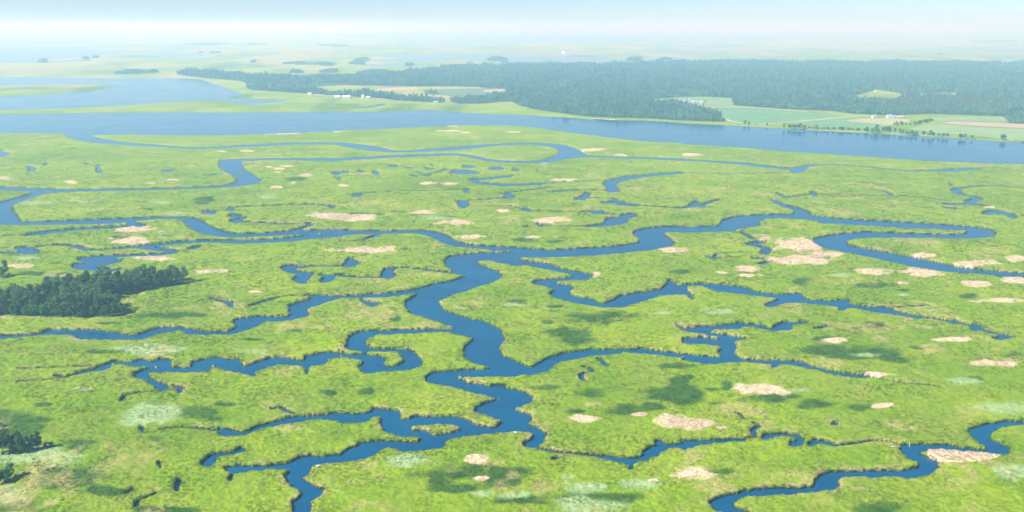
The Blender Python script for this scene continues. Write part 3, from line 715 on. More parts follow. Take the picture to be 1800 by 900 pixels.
def scatter(name, ng, nvar, P, S, label, rng=RNG, group=None):
    n = len(P)
    me = bpy.data.meshes.new(name); me.vertices.add(n); me.vertices.foreach_set('co', np.ascontiguousarray(P, np.float32).ravel())
    S = np.asarray(S, np.float32)
    if S.ndim == 1: S = np.stack([S, S, S], 1)
    a = me.attributes.new('sc', 'FLOAT_VECTOR', 'POINT'); a.data.foreach_set('vector', np.ascontiguousarray(S).ravel())
    a = me.attributes.new('rot', 'FLOAT', 'POINT'); a.data.foreach_set('value', rng.uniform(0, 6.283, n).astype(np.float32))
    a = me.attributes.new('vi', 'INT', 'POINT'); a.data.foreach_set('value', rng.integers(0, nvar, n).astype(np.int32))
    o = link(bpy.data.objects.new(name, me))
    m = o.modifiers.new('scatter', 'NODES'); m.node_group = ng
    tag(o, label, kind='stuff', group=group)
    return o

def tuft_mesh(name, mat, blades, spread, h, wd, seed, lean=0.55):
    r = random.Random(seed); V = []; Fc = []
    for i in range(blades):
        a = r.uniform(0, 6.283); rr = spread * math.sqrt(r.random())
        bx_, by_ = rr * math.cos(a), rr * math.sin(a)
        a2 = a + r.uniform(-1.2, 1.2); hh = h * r.uniform(0.6, 1.1); ln = lean * hh * r.uniform(0.4, 1.3)
        w2 = wd * r.uniform(0.7, 1.3); pa = a2 + 1.57 + r.uniform(-.6, .6)
        ox, oy = math.cos(pa) * w2, math.sin(pa) * w2
        k = len(V)
        mx, my = bx_ + math.cos(a2) * ln * 0.35, by_ + math.sin(a2) * ln * 0.35
        tx, ty = bx_ + math.cos(a2) * ln, by_ + math.sin(a2) * ln
        V += [(bx_ - ox, by_ - oy, -0.35), (bx_ + ox, by_ + oy, -0.35), (mx + ox, my + oy, hh * .62), (mx - ox, my - oy, hh * .62), (tx, ty, hh)]
        Fc += [(k, k + 1, k + 2, k + 3), (k + 3, k + 2, k + 4)]
    return pymesh(name, V, Fc, mat)

NV = 4
NG = {}
for kind in M_TUFT:
    c = bpy.data.collections.new('tufts_' + kind)
    for v in range(NV):
        if kind == 'tan': me = tuft_mesh('reed_tuft', M_TUFT[kind], 16, 0.8, 0.20, 0.13, 50 + v, 0.6)
        elif kind == 'dark': me = tuft_mesh('rush_tuft', M_TUFT[kind], 14, 0.8, 0.5, 0.10, 70 + v, 0.4)
        else: me = tuft_mesh('grass_tuft', M_TUFT[kind], 16, 0.8, 0.5, 0.13, 10 + v)
        c.objects.link(bpy.data.objects.new('tuft', me))
    NG[kind] = scatter_group(c)

YA, YB = 300.0, 2300.0
n = 800000
u = RNG.random(n); y = YA * (YB / YA) ** u                       # density falls with the square of distance
t = RNG.uniform(-0.72, 0.72, n); x = y * t
sd = grid_sample(SDN, x, y)
edge = sstep(3.5, 0.8, sd)
keep = (sd > 0.55) & (RNG.random(n) < 0.34 + 0.66 * edge)
x, y, sd = x[keep], y[keep], sd[keep]
fl = grid_sample(WFLOOR, x, y); k = fl < 0.5
x, y, sd = x[k], y[k], sd[k]
z = grid_sample(GZ, x, y)
wdr, wda, wpa, wed = (grid_sample(W_, x, y) for W_ in (WDRY, WDARK, WPALE, WEDGE))
rv = RNG.random(len(x))
cls = np.where(wdr > rv, 1, np.where(wda > rv, 2, np.where(wpa > rv, 3, np.where(wed > rv, 4, 0))))
s = (y / 470) ** 0.80 * RNG.uniform(0.5, 1.15, len(x))
P3 = np.stack([x, y, z - 0.05], 1); S3 = np.stack([s, s, np.minimum(s, 1.6) * sstep(2400, 700, y) * RNG.uniform(0.75, 1.2, len(x)) * (0.28 + 0.6 * vnoise(x, y, 12, 91))], 1)
for k, kind, nm, lab in ((0, 'green', 'marsh_grass', 'bright green cordgrass covering the near marsh'), (2, 'dark', 'rush_grass', 'dark green rush growing in patches of the marsh'),
                         (3, 'pale', 'pale_grass', 'silvery pale grass growing in soft patches of the marsh'), (4, 'straw', 'straw_grass', 'straw coloured grass fringing the creek banks')):
    m_ = cls == k
    scatter(nm, NG[kind], NV, P3[m_], S3[m_], lab)
print('grass', len(x), round(time.time() - T0, 1))

# dry reed patches, one object each
def dry_label(e):
    cx, cy, rx, r2 = e
    big = rx * r2 / (cy - HORIZON) ** 1.5
    return 'small tan patch of dry reeds in the green marsh'
DRY_NAMES = {
 (1323, 686): 'broad tan oval of dry reeds among dark rushes, lower right', (1555, 713): 'small tan oval of dry reeds right of a dark rush patch',
 (623, 440): 'long tan bar of dry reeds above the pond creek', (1397, 430): 'pale tan reed patch above the hairpin river bend', (1403, 457): 'long tan reed bar below the hairpin river bend',
 (1223, 832): 'tan reed patch at the bottom right of centre', (1223, 745): 'broken tan reed patch on the right of the main creek', (1030, 735): 'flat tan reed patch beside the main creek',
 (277, 453): 'tan reed bar beside the blue cove behind the grove', (355, 477): 'tan reed bar just right of the dark pine grove', (232, 423): 'tan oval of dry reeds above the narrow western creek',
 (233, 402): 'tan reed patch at the end of a short side creek', (965, 386): 'solitary pale tan oval in the middle marsh', (802, 391): 'tan reed bar above the main channel', (605, 380): 'wide tan reed bar in the middle marsh',
 (1723, 638): 'tan reed bar near the right edge', (1623, 478): 'wide tan reed patch beside the long right channel', (1536, 476): 'tan reed patch left of the long right channel'}
rng2 = np.random.default_rng(3)
def dry_obj(e, label, W=None):
    cx, cy, rx, r2 = e
    x0, y0 = unproject(cx, cy, ZT); 
    xa, _ = unproject(cx - rx * 1.5, cy, ZT); xb, _ = unproject(cx + rx * 1.5, cy, ZT)
    _, ya = unproject(cx, cy + r2 * 1.5, ZT); _, yb = unproject(cx, cy - r2 * 1.5, ZT)
    sc = max(0.7, 0.8 * (float(y0) / 480) ** 0.95)
    cnt = int(min(5000, max(60, 0.8 * (xb - xa) * (yb - ya) / sc ** 2)))
    x = rng2.uniform(xa, xb, cnt); y = rng2.uniform(ya, yb, cnt)
    keep = (grid_sample(WDRY, x, y) > rng2.uniform(0.25, 0.75, cnt)) & (grid_sample(SDN, x, y) > 0.6)
    x, y = x[keep], y[keep]
    if len(x) < 4: return
    z = grid_sample(GZ, x, y)
    s = sc * rng2.uniform(0.7, 1.2, len(x))
    tall = 1.9 if W is not None else 1.0
    S = np.stack([s, s, np.minimum(s, 1.2) * tall * rng2.uniform(0.7, 1.1, len(x))], 1)
    scatter('dry_reed_patch', NG['tan'], NV, np.stack([x, y, z], 1), S, label, rng2, 'tan patches of dry reeds in the marsh')
for e in DRY_E:
    lab = None
    for (a, b), l in DRY_NAMES.items():
        if abs(e[0] - a) < 6 and abs(e[1] - b) < 4: lab = l
    dry_obj(e, lab or dry_label(e))
dry_obj((1693, 799, 68, 14), 'tall pale dry reeds filling the bend of the lower right creek', W=1)

# ------------------------------------------------------------------ trees
def add_quad_cloud(V, Fc, c, rad, n, size, r, flat=0.75):
    for _ in range(n):
        while True:
            d = Vector((r.uniform(-1, 1), r.uniform(-1, 1), r.uniform(-1, 1)))
            if 0.05 < d.length < 1: break
        d.normalize()
        p = Vector(c) + Vector((d.x, d.y, d.z * flat)) * rad * r.uniform(0.55, 1.05)
        nrm = (d + Vector((r.uniform(-1, 1), r.uniform(-1, 1), r.uniform(-0.6, 1))) * 0.8).normalized()
        a = nrm.orthogonal().normalized(); b = nrm.cross(a); th = r.uniform(0, 6.28)
        a, b = a * math.cos(th) + b * math.sin(th), b * math.cos(th) - a * math.sin(th)
        s1 = size * r.uniform(0.6, 1.2); s2 = s1 * r.uniform(0.45, 0.9)
        k = len(V)
        V += [p - a * s1, p - b * s2, p + a * s1 * r.uniform(.7, 1), p + b * s2]
        Fc.append((k, k + 1, k + 2, k + 3))

def tube(V, Fc, p, q, r0, r1, seg=6):
    p, q = Vector(p), Vector(q); d = (q - p).normalized(); a = d.orthogonal().normalized(); b = d.cross(a); k = len(V)
    for c, rr in ((p, r0), (q, r1)):
        for i in range(seg):
            th = 6.2832 * i / seg; V.append(c + a * math.cos(th) * rr + b * math.sin(th) * rr)
    for i in range(seg): Fc.append((k + i, k + (i + 1) % seg, k + seg + (i + 1) % seg, k + seg + i))

def tree_meshes(kind, seed, lod=0):
    r = random.Random(seed); V = []; Fc = []; TV = []; TF = []
    if kind == 'pine':
        h = r.uniform(13, 16.5); ncl = r.randint(17, 22); low = r.uniform(0.22, 0.40); wmax = r.uniform(3.0, 4.0)
        lx, ly = r.uniform(-.5, .5), r.uniform(-.5, .5)
        tube(TV, TF, (0, 0, -0.8), (lx * .5, ly * .5, h * .5), 0.27, 0.19); tube(TV, TF, (lx * .5, ly * .5, h * .5), (lx, ly, h * .96), 0.19, 0.05)
        for i in range(ncl):
            f = (i + r.random()) / ncl; z = h * (low + (1 - low) * f) - 0.6
            wr = wmax * (1 - abs(f - 0.45) ** 2 * 1.6) * r.uniform(0.35, 1.0); a = r.uniform(0, 6.283)
            if f > .92: wr *= .4
            c = (lx * z / h + wr * math.cos(a), ly * z / h + wr * math.sin(a), z)
            tube(TV, TF, (lx * z / h, ly * z / h, z - 0.5), c, 0.09, 0.03, 4)
            add_quad_cloud(V, Fc, c, r.uniform(1.35, 2.1), 46, 0.56, r, 0.75)
    elif kind == 'broad':
        h = r.uniform(9, 12); rx = h * r.uniform(0.30, 0.40)
        tube(TV, TF, (0, 0, -0.8), (0.2, 0.1, h * .45), 0.3, 0.2); tube(TV, TF, (0.2, .1, h * .45), (0, 0, h * .8), 0.2, 0.06)
        for i in range(30):
            a = r.uniform(0, 6.283); el = r.uniform(-0.75, 1); rr = math.sqrt(max(0, 1 - el * el)) * rx * r.uniform(0.5, 0.95)
            c = (rr * math.cos(a), rr * math.sin(a), h * 0.54 + el * h * 0.38)
            if i < 12: tube(TV, TF, (0.1, 0.05, h * 0.35), c, 0.1, 0.03, 4)
            add_quad_cloud(V, Fc, c, r.uniform(1.0, 1.6), 26, 0.6, r, 0.85)
    elif kind == 'shrub':
        h = r.uniform(3.5, 5)
        tube(TV, TF, (0, 0, -0.6), (0, 0, h * .6), 0.14, 0.05)
        for i in range(10):
            a = r.uniform(0, 6.283); rr = r.uniform(0.3, 1.5)
            add_quad_cloud(V, Fc, (rr * math.cos(a), rr * math.sin(a), h * r.uniform(0.25, 0.85)), r.uniform(0.7, 1.1), 22, 0.42, r, 0.9)
    elif kind == 'sapling':
        h = 7.0
        tube(TV, TF, (0, 0, -0.5), (0.3, 0, h * .5), 0.13, 0.09); tube(TV, TF, (0.3, 0, h * .5), (0.1, 0.2, h), 0.09, 0.02)
        for i in range(8):
            a = r.uniform(0, 6.283); z = h * r.uniform(0.4, 0.95); c = (1.1 * math.cos(a), 1.1 * math.sin(a), z + .3)
            tube(TV, TF, (0.2, 0.1, z), c, 0.05, 0.02, 4); add_quad_cloud(V, Fc, c, 0.6, 9, 0.35, r, .5)
    return V, Fc, TV, TF

VAR = {}
for kind, mat, cnt in (('pine', M_PINE, 7), ('broad', M_BROAD, 5), ('shrub', M_BROAD, 3), ('sapling', M_PINE, 1)):
    VAR[kind] = []
    for v in range(cnt):
        V, Fc, TV, TF = tree_meshes(kind, 100 + v * 13)
        VAR[kind].append((pymesh(kind + '_crown', V, Fc, mat), pymesh(kind + '_trunk', TV, TF, M_BARK)))

def plant(kind, name, x, y, scale, label, group, z=None, squash=1.0):
    cm, tm = random.choice(VAR[kind])
    e = bpy.data.objects.new(name, None); link(e)
    if z is None: z = float(grid_sample(GZ, np.array([x]), np.array([y]))[0])
    e.location = (x, y, max(z, 0.3)); e.rotation_euler = (0, 0, random.uniform(0, 6.283))
    e.scale = (scale * random.uniform(.9, 1.1), scale * random.uniform(.9, 1.1), scale * squash)
    e.empty_display_size = 1
    tag(e, label, 'tree' if kind != 'shrub' else 'shrub', group)
    link(bpy.data.objects.new('trunk', tm), e); link(bpy.data.objects.new('crown', cm), e)
    return e

def poisson(W, dmin, tries, seed):
    r = np.random.default_rng(seed)
    lo, hi = W.min(0), W.max(0)
    C = r.uniform(lo, hi, (tries, 2)); C = C[inside(W, C[:, 0], C[:, 1])]
    keep = []
    cell = {}
    for p in C:
        i, j = int(p[0] / dmin), int(p[1] / dmin)
        if any((p[0] - q[0]) ** 2 + (p[1] - q[1]) ** 2 < dmin * dmin for a in (-1, 0, 1) for b in (-1, 0, 1) for q in cell.get((i + a, j + b), ())): continue
        cell.setdefault((i, j), []).append(p); keep.append(p)
    return keep

GR = 'trees of the pine grove on the left'
front_line = lambda px: np.interp(px, [0, 160, 214, 221], [553, 558, 554, 549])
cnt = 0
for p in poisson(GROVEW, 4.7, 6000, 5):
    px, py = project(p[0], p[1], ZT)
    if px < -25: continue
    d_edge = min(math.hypot(p[0] - q[0], p[1] - q[1]) for q in GROVEW)
    if px < 222 and py > front_line(px) - 5:
        kind = random.choice(['broad', 'broad', 'pine'])
        plant(kind, 'pine_tree' if kind == 'pine' else 'broadleaf_tree', p[0], p[1], random.uniform(.75, .95) if kind == 'broad' else random.uniform(.7, .9),
              ('dark pine' if kind == 'pine' else 'low leafy tree') + ' along the near edge of the left grove' + (' by the picture edge' if px < 75 else ' in its middle' if px < 150 else ' at its rounded right end'), GR)
    elif px > 222:
        plant('pine', 'pine_tree', p[0], p[1], random.uniform(.8, 1.0), 'dark pine in the narrow right arm of the grove' + (' where it leaves the main stand' if px < 262 else ' towards its tip' if px < 298 else ' at its very tip'), GR)
    else:
        kind = 'pine' if random.random() < .85 else 'broad'
        plant(kind, 'pine_tree' if kind == 'pine' else 'broadleaf_tree', p[0], p[1], random.uniform(.8, 1.08),
              ('dark pine' if kind == 'pine' else 'rounder leafy tree') + (' on the far side of the left grove' if py < np.interp(px, [0, 57, 106, 170, 222], [541, 533, 522, 513, 507]) else ' behind the front row of the left grove' if py > 543 else ' deep inside the left grove') + (' by the picture edge' if px < 60 else ', middle part' if px < 130 else ', right part'), GR)
    cnt += 1
def at(px, py, z=ZT):
    a, b = unproject(px, py, z); return float(a), float(b)
for k, (px, py, sc) in enumerate([(-6, 487, .8), (3, 488, .7), (10, 485, .85), (15, 486, .5)]):
    plant('pine' if k < 3 else 'shrub', 'pine_tree' if k < 3 else 'shrub', *at(px, py), sc if k < 3 else .9, 'pine in the small clump at the left edge above the grove' if k < 3 else 'low shrub beside the small clump at the left edge', 'small clump at the left edge')
for px, py, sc in [(-4, 799, .72), (5, 798, .8), (17, 799, .68), (27, 795, .7), (36, 797, .66), (46, 793, .62), (57, 791, .6), (68, 789, .56), (11, 790, .7), (30, 788, .66)]:
    plant('pine', 'pine_tree', *at(px, py), sc, 'pine in the row at the left edge behind pale reeds', 'pine row at the lower left edge')
for px, py in [(80, 787), (89, 784)]:
    plant('shrub', 'shrub', *at(px, py), .75, 'low shrub at the right end of the lower left pine row', 'shrubs at the end of the pine row')
for px, py, sc in [(-3, 850, .75), (9, 846, .7), (19, 838, .6)]:
    plant('broad', 'broadleaf_tree', *at(px, py), sc, 'dark leafy tree at the left edge under the pine row', 'dark trees at the lower left edge')
plant('sapling', 'sapling_tree', *at(67, 829), .95, 'thin sparse sapling standing alone in the lower left marsh', None)
plant('shrub', 'shrub', *at(2, 748), .8, 'dark shrub at the left edge above the pine row', None)

# shoreline trees beyond the river
def row(pts, spacing, jit, smin, smax, label, group, kinds=('broad',)):
    P = np.array(pts, float); x, y = unproject(P[:, 0], P[:, 1], ZT); W = np.stack([x, y], 1)
    for i in range(len(W) - 1):
        l = np.hypot(*(W[i + 1] - W[i])); n_ = max(1, int(l / spacing))
        for j in range(n_):
            q = W[i] + (W[i + 1] - W[i]) * (j + random.random() * .7) / n_
            kind = random.choice(kinds)
            plant(kind, {'broad': 'broadleaf_tree', 'pine': 'pine_tree', 'shrub': 'shrub'}[kind], q[0] + random.uniform(-jit, jit), q[1] + random.uniform(-jit, jit) * 2, random.uniform(smin, smax), label + ((', left part', ', middle part', ', right part')[min(2, int(3 * (i + j / n_) / (len(W) - 1)))] if len(W) > 2 else ''), group, z=ZT)
SH = 'trees along the far river shore'
row([(1303, 218.5), (1321, 219.5)], 9, 2, .7, .95, 'leafy tree in the short row at the field corner by the river', SH)
row([(1348, 221), (1362, 221.8)], 9, 2, .5, .7, 'low tree in the sparse pair left of the long shore row', SH)
row([(1377, 225.5), (1415, 226.5)], 5, 3, .75, 1.0, 'leafy tree at the left end of the long shore row', SH)
row([(1415, 226.5), (1470, 228), (1528, 231)], 4.6, 3, .45, .8, 'leafy tree in the long straight row on the far shore', SH)
row([(1527, 232), (1550, 232.5), (1568, 231)], 4.2, 7, .9, 1.3, 'tall tree in the big clump on the far shore', SH)
row([(1578, 234), (1598, 236), (1622, 238)], 5, 4, .5, 1.0, 'leafy tree in the broken row right of the big clump', SH)
row([(1625, 238.5), (1672, 241)], 6.5, 4, .5, 1.0, 'tree in the loose row further along the shore', SH)
row([(1686, 243), (1711, 243.5)], 5, 3, .55, 1.0, 'tree at the right end of the shore row', SH)
row([(1569, 221), (1605, 220), (1641, 213)], 5.5, 3, .45, .8, 'tree in the slanting hedge between two fields', 'hedge trees between fields')
row([(1228, 212.5), (1262, 214.5)], 6, 4, .35, .65, 'low tree on the shore at the tip of the front wood', SH)
plant('broad', 'broadleaf_tree', *at(1763, 246), 1.25, 'lone round tree on the far shore at the right', None, z=ZT)
row([(1188, 182), (1202, 181)], 12, 3, .5, .7, 'small tree left of the white farm', 'farmyard trees')
plant('broad', 'broadleaf_tree', *at(1240, 179.5), .6, 'small round tree right of the white farm', None, z=ZT)

# far woods: one mass
def far_tree(seed, kind):
    r = random.Random(seed); V = []; Fc = []
    h = 14 if kind != 'snag' else 12
    if kind == 'pine':
        for i in range(9):
            f = i / 8; wr = 2.6 * (1 - f * .75) * r.uniform(.3, 1); a = r.uniform(0, 6.28)
            add_quad_cloud(V, Fc, (wr * math.cos(a), wr * math.sin(a), h * (.35 + .6 * f)), 1.7, 8, 1.15, r, .7)
    elif kind == 'broad':
        for i in range(11):
            a = r.uniform(0, 6.28); el = r.uniform(-.7, 1); rr = math.sqrt(1 - el * el) * 3.6 * r.uniform(.4, 1)
            add_quad_cloud(V, Fc, (rr * math.cos(a), rr * math.sin(a), h * (.5 + .36 * el)), 2.0, 8, 1.3, r, .8)
    else:
        for i in range(8):
            a = r.uniform(0, 6.28); z = h * r.uniform(.3, 1)
            add_quad_cloud(V, Fc, (1.4 * math.cos(a), 1.4 * math.sin(a), z), 1.4, 4, .9, r, .8)
    tube(V, Fc, (0, 0, -.5), (0, 0, h * .8), .3, .1, 4)
    return V, Fc
fc = bpy.data.collections.new('far_trees')
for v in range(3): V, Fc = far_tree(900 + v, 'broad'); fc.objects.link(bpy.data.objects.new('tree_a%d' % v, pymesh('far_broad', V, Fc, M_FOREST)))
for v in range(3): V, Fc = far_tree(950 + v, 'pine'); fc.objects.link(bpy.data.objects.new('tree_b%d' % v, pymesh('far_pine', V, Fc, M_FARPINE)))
NGF = scatter_group(fc)
sc_ = bpy.data.collections.new('dead_trees')
for v in range(3): V, Fc = far_tree(980 + v, 'snag'); sc_.objects.link(bpy.data.objects.new('snag_%d' % v, pymesh('snag', V, Fc, M_SNAG)))
NGS = scatter_group(sc_)

pts = []
for P in FPOLY:
    x, y = unproject(P[:, 0], P[:, 1], ZT); W = np.stack([x, y], 1)
    lo, hi = W.min(0), W.max(0); lo[0] = max(lo[0], -3300); hi[0] = min(hi[0], 4300)
    step = 7.0
    nx, ny = int((hi[0] - lo[0]) / step) + 1, int((hi[1] - lo[1]) / step) + 1
    xx, yy = np.meshgrid(lo[0] + np.arange(nx) * step, lo[1] + np.arange(ny) * step)
    xx = xx.ravel() + RNG.uniform(-3.2, 3.2, xx.size); yy = yy.ravel() + RNG.uniform(-3.2, 3.2, yy.size)
    pr = np.clip((2300 / yy) ** 1.5, 0, 1)
    k = (RNG.random(len(xx)) < pr) & (np.abs(xx / yy) < 0.72)
    xx, yy = xx[k], yy[k]
    k = inside(W, xx, yy)
    pts.append(np.stack([xx[k], yy[k]], 1))
pts = np.vstack(pts)
k = np.ones(len(pts), bool)
ppx, ppy = project(pts[:, 0], pts[:, 1], ZT)
for P in CPOLY: k &= ~inside(P, ppx, ppy)
k &= ~((vnoise(pts[:, 0], pts[:, 1] * .6, 130, 77) * .6 + vnoise(pts[:, 0], pts[:, 1] * .6, 45, 78) * .4) > 0.68)
for q in FIELDS: k &= ~inside(trace(q[3]), ppx, ppy)
pts = pts[k]; ppx = ppx[k]; ppy = ppy[k]
snagm = (inside(trace("P 1550,176 1600,168 1700,166 1780,172 1790,188 1700,194 1600,192 1560,186"), ppx, ppy) | inside(trace("P 1240,150 1340,147 1350,156 1260,158"), ppx, ppy)) & (RNG.random(len(pts)) < .75)
sz = (pts[:, 1] / 2300) ** 0.55 * RNG.uniform(.55, 1.0, len(pts)) * (0.75 + 0.7 * vnoise(pts[:, 0], pts[:, 1], 90, 83))
hz = np.minimum(sz, 1.3) * (0.5 + 0.9 * vnoise(pts[:, 0], pts[:, 1], 60, 81)) * RNG.uniform(.7, 1.25, len(pts))
P3 = np.stack([pts[:, 0], pts[:, 1], np.full(len(pts), ZT - .3)], 1); S3 = np.stack([sz, sz, hz], 1)
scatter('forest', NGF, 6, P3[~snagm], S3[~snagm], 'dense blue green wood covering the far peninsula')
scatter('dead_forest', NGS, 3, P3[snagm], S3[snagm], 'greyish stand of dead trees inside the far wood')
ip = []
for cx, cy, rx, r2 in ISLES:
    a = RNG.uniform(0, 6.283, 60000); rr = np.sqrt(RNG.random(60000))
    n_ = int(min(1400, 60 + rx * 16))
    px = cx + rx * rr[:n_] * np.cos(a[:n_]); py = cy + r2 * rr[:n_] * np.sin(a[:n_])
    x, y = unproject(px, py, ZT)
    edge_ = np.sqrt(1.02 - rr[:n_] ** 2) * (0.25 + 1.0 * vnoise(x, y, 90, 85)) + 0.1
    edge_ *= vnoise(x, y * .35, 90, 86) > 0.45
    ip.append(np.stack([x, y, np.full(n_, ZT - .3), edge_], 1))
ip = np.vstack(ip); ip = ip[ip[:, 3] > 0.02]
si = (ip[:, 1] / 3000) ** 0.7 * RNG.uniform(.6, 1.1, len(ip))
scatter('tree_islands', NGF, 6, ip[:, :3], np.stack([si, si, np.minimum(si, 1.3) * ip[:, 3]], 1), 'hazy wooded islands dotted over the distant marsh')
print('trees', cnt, len(pts), len(ip), round(time.time() - T0, 1))

# ------------------------------------------------------------------ buildings on the far shore
def box(V, Fc, x0, x1, y0, y1, z0, z1):
    k = len(V)
    V += [(x0, y0, z0), (x1, y0, z0), (x1, y1, z0), (x0, y1, z0), (x0, y0, z1), (x1, y0, z1), (x1, y1, z1), (x0, y1, z1)]
    Fc += [(k, k + 3, k + 2, k + 1), (k + 4, k + 5, k + 6, k + 7), (k, k + 1, k + 5, k + 4), (k + 1, k + 2, k + 6, k + 5), (k + 2, k + 3, k + 7, k + 6), (k + 3, k, k + 4, k + 7)]

def house(name, px, py, L_, D_, hw, hr, wall, roof, label, rz=0.0, nwin=3, cat='house', group=None):
    x, y = at(px, py)
    e = bpy.data.objects.new(name, None); link(e); e.location = (x, y, ZT); e.rotation_euler = (0, 0, rz)
    tag(e, label, cat, group)
    V, Fc = [], []; box(V, Fc, -L_ / 2, L_ / 2, -D_ / 2, D_ / 2, -0.5, hw)
    k = len(V); V += [(-L_ / 2, -D_ / 2 + .01, hw), (-L_ / 2, D_ / 2 - .01, hw), (-L_ / 2, 0, hw + hr - .15), (L_ / 2, -D_ / 2 + .01, hw), (L_ / 2, D_ / 2 - .01, hw), (L_ / 2, 0, hw + hr - .15)]
    Fc += [(k, k + 2, k + 1), (k + 3, k + 4, k + 5)]
    link(bpy.data.objects.new('wall', pymesh('wall', V, Fc, wall)), e)
    V, Fc = [], []; o_ = .5; th = .25
    for sgn in (-1, 1):
        k = len(V); ye = sgn * (D_ / 2 + o_); ze = hw - o_ * hr / (D_ / 2)
        for xx in (-L_ / 2 - o_, L_ / 2 + o_): V += [(xx, 0, hw + hr), (xx, ye, ze), (xx, ye, ze + th), (xx, 0, hw + hr + th)]
        Fc += [(k, k + 1, k + 2, k + 3), (k + 7, k + 6, k + 5, k + 4), (k, k + 4, k + 5, k + 1), (k + 3, k + 2, k + 6, k + 7), (k + 1, k + 5, k + 6, k + 2)]
    rf = link(bpy.data.objects.new('roof', pymesh('roof', V, Fc, roof)), e)
    if cat == 'house':
        V, Fc = [], []; box(V, Fc, L_ * .22, L_ * .22 + .9, .3, 1.2, hw, hw + hr + 1.2)
        link(bpy.data.objects.new('chimney', pymesh('chimney', V, Fc, M_PINK)), rf)
    V, Fc = [], []; box(V, Fc, -.6, .6, -.06, .06, 0, 2.1); dm = pymesh('door', V, Fc, M_WOOD)
    V, Fc = [], []; box(V, Fc, -.7, .7, -.05, .05, 0, 1.4); wm = pymesh('window', V, Fc, M_GLASS)
    dr = link(bpy.data.objects.new('door', dm), e); dr.location = (0.4, -D_ / 2 - .03, 0)
    for i in range(nwin):
        xw = -L_ / 2 + L_ * (i + .5) / nwin
        if abs(xw - .4) < 1.6: xw += 2.2
        wn = link(bpy.data.objects.new('window', wm), e); wn.location = (xw, -D_ / 2 - .03, hw * .38)
house('farm_house', 1206, 181.5, 9, 8, 5.5, 2.6, M_WHITE, M_ROOFG, 'white farmhouse at the left of the farm in the far field', .1)
house('long_barn', 1219, 181.8, 19, 9, 4.2, 2.2, M_WHITE, M_ROOFG, 'long white barn in the middle of the far farm', .04, 5, 'barn')
house('farm_shed', 1232, 181.5, 8, 7, 4.2, 2.0, M_WHITE, M_ROOFG, 'white shed at the right end of the far farm', -.2, 2, 'shed')
house('farm_shed', 1211, 178.8, 7, 6, 4, 2, M_WHITE, M_ROOFG, 'small white shed behind the farmhouse', .3, 2, 'shed')
house('cottage', 1536, 207, 8, 7, 3.6, 2.0, M_WHITE, M_ROOFB, 'white cottage left of the blue roofed farm', .1)
house('blue_roof_house', 1563, 207, 11, 8, 4.4, 2.4, M_WHITE, M_ROOFB, 'white house with blue grey roof at the edge of the wood', -.05)
house('blue_roof_shed', 1572, 207.2, 8, 6, 3.6, 1.8, M_WHITE, M_ROOFB, 'small blue roofed shed right of the blue roofed house', .15, 2, 'shed')
house('brick_barn', 1583, 207.5, 13, 7, 3.2, 1.8, M_PINK, M_ROOFG, 'long low pinkish barn right of the blue roofed shed', 0, 4, 'barn')
house('brick_house', 1505.5, 163, 7, 7, 4.6, 2.6, M_PINK, M_ROOFR, 'pinkish house at the left of the clearing in the wood', .2)
house('brick_house', 1513, 164, 9, 8, 6.0, 2.8, M_PINK, M_ROOFR, 'taller pinkish house beside the clearing in the wood', -.1)
house('cottage', 1540, 161.5, 8, 7, 3.4, 2, M_WHITE, M_ROOFG, 'white cottage behind the clearing in the wood', 0)
house('shore_house', 609, 173, 22, 11, 4.8, 3.2, M_WHITE, M_WHITE, 'large white house with white roof on the far left shore', .08, 5)
house('shore_house', 638, 172.3, 8, 8, 6.0, 2.8, M_WHITE, M_ROOFG, 'tall narrow white house on the far left shore', -.1)
house('shore_house', 647, 173, 12, 8, 3.6, 2.2, M_WHITE, M_WHITE, 'low white house right of the tall narrow shore house', .1)
house('shore_house', 593, 171.8, 14, 9, 3.8, 2.4, M_WHITE, M_WHITE, 'white house at the left of the large shore house', .05, 4)
house('shore_house', 545, 166.3, 12, 8, 3.8, 2.4, M_WHITE, M_ROOFG, 'small white house at the left end of the far shore', -.3)
house('shore_house', 766, 181.5, 10, 8, 3.8, 2.2, M_WHITE, M_ROOFG, 'white house half hidden at the right end of the shore hedge', .15)
house('marsh_tower', 990, 95, 22, 18, 16, 6, M_WHITE, M_WHITE, 'tiny bright white building alone in the distant marsh', 0, 3, 'building')
house('marsh_building', 595, 67.5, 45, 30, 22, 8, M_WHITE, M_WHITE, 'tiny white building on the far horizon marsh', 0, 3, 'building')

# ------------------------------------------------------------------ small things on the creek banks
def ground_at(px, py):
    x, y = at(px, py); return x, y, float(grid_sample(GZ, np.array([x]), np.array([y]))[0])
x, y, z = ground_at(905, 764)
e = link(bpy.data.objects.new('sign_board', None)); e.location = (x, y, z); tag(e, 'small white board on posts at the bank below the island', 'sign')
V, Fc = [], []; box(V, Fc, -1.0, 1.0, -.04, .04, .75, 1.4); link(bpy.data.objects.new('board', pymesh('board', V, Fc, M_WHITE)), e)
for sx in (-.75, .75):
    V, Fc = [], []; tube(V, Fc, (sx, .1, -.8), (sx, .1, 1.38), .06, .06, 6); link(bpy.data.objects.new('post', pymesh('post', V, Fc, M_WOOD)), e)
x, y, z = ground_at(559, 821)
e = link(bpy.data.objects.new('float_drum', None)); e.location = (x, y, z + .75); e.rotation_euler = (0, 0, .4); tag(e, 'whitish round float stranded on the reeds at the creek fork', 'float')
V, Fc = [], []
prof_ = [(-.75, .02), (-.75, .38), (-.68, .46), (-.2, .5), (.2, .5), (.68, .46), (.75, .38), (.75, .02)]
for i in range(len(prof_) - 1): tube(V, Fc, (prof_[i][0], 0, 0), (prof_[i + 1][0] + 1e-3, 0, 0), prof_[i][1], prof_[i + 1][1], 12)
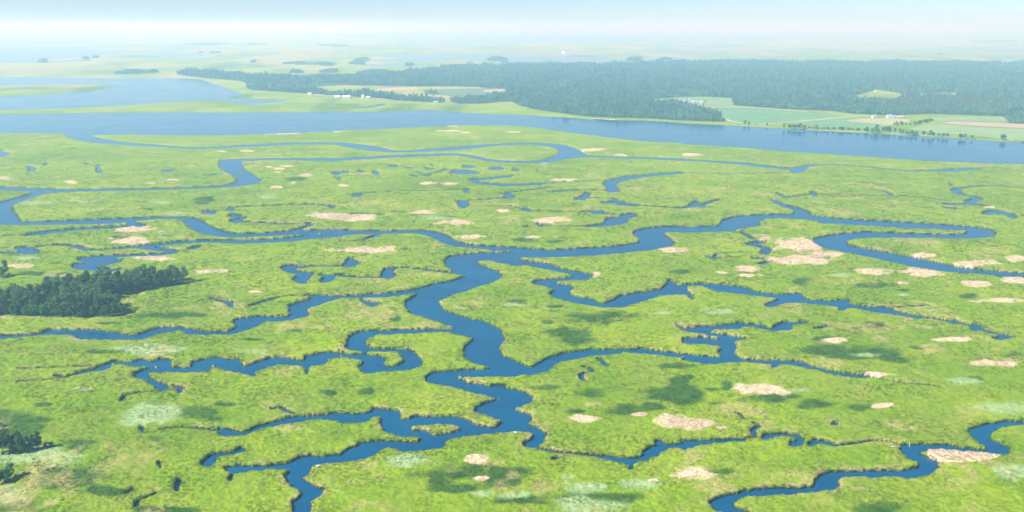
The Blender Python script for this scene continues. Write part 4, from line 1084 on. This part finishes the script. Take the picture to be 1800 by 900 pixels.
link(bpy.data.objects.new('drum', pymesh('drum', V, Fc, M_WHITE)), e)
V, Fc = [], []; tube(V, Fc, (-.04, 0, 0), (.04, 0, 0), .54, .54, 12); link(bpy.data.objects.new('rope_band', pymesh('rope_band', V, Fc, M_WOOD)), e)
for px, py, mat, lab, hh in [(1599, 780, M_WHITE, 'short whitish marker post on the bank of the lower right creek', 1.6), (877, 700, M_RED, 'small reddish stake at the tip of the reed spit', 1.3), (1148, 800, M_WOOD, 'grey stake at the fork of the thin right creek', 1.2)]:
    x, y, z = ground_at(px, py)
    e = link(bpy.data.objects.new('marker_post', None)); e.location = (x, y, max(z, 0)); tag(e, lab, 'post')
    V, Fc = [], []; tube(V, Fc, (0, 0, -1), (.05, 0, hh), .11, .09, 8); link(bpy.data.objects.new('post', pymesh('post', V, Fc, mat)), e)
    V, Fc = [], []; tube(V, Fc, (.05, 0, hh), (.05, 0, hh + .25), .16, .05, 8); link(bpy.data.objects.new('cap', pymesh('cap', V, Fc, mat)), e)
x, y, z = ground_at(1570, 787.5)
V, Fc = [], []
r_ = random.Random(4)
k = [(-.9, 0, .1), (-.3, .12, .22), (.35, .05, .18), (.9, -.1, .08)]
for i in range(3): tube(V, Fc, k[i], k[i + 1], .2 - i * .04, .17 - i * .04, 7)
tube(V, Fc, (.1, .05, .2), (.35, .4, .5), .1, .05, 6)
o = link(bpy.data.objects.new('driftwood_log', pymesh('driftwood', V, Fc, M_WHITE))); o.location = (x, y, z + .45); tag(o, 'bleached whitish driftwood log on the reeds by the lower right creek', 'driftwood')

# ------------------------------------------------------------------ haze
HB = 70000.0
V, Fc = [], []; box(V, Fc, -HB, HB, -2000, 80000, -3.0, H + 45)
hm = bpy.data.materials.new('haze_air'); hm.use_nodes = True; t = hm.node_tree; t.nodes.clear()
o = t.nodes.new('ShaderNodeOutputMaterial'); pv = t.nodes.new('ShaderNodeVolumePrincipled')
pv.inputs['Color'].default_value = (*HAZE_COLOR, 1); pv.inputs['Density'].default_value = HAZE_DENSITY
pv.inputs['Absorption Color'].default_value = (0.90, 0.62, 1, 1); pv.inputs['Anisotropy'].default_value = 0.08
t.links.new(pv.outputs[0], o.inputs['Volume'])
hz_o = link(bpy.data.objects.new('haze', pymesh('haze', V, Fc, hm))); tag(hz_o, 'pale blue summer haze over the whole marsh', kind='stuff')
print('done', round(time.time() - T0, 1))
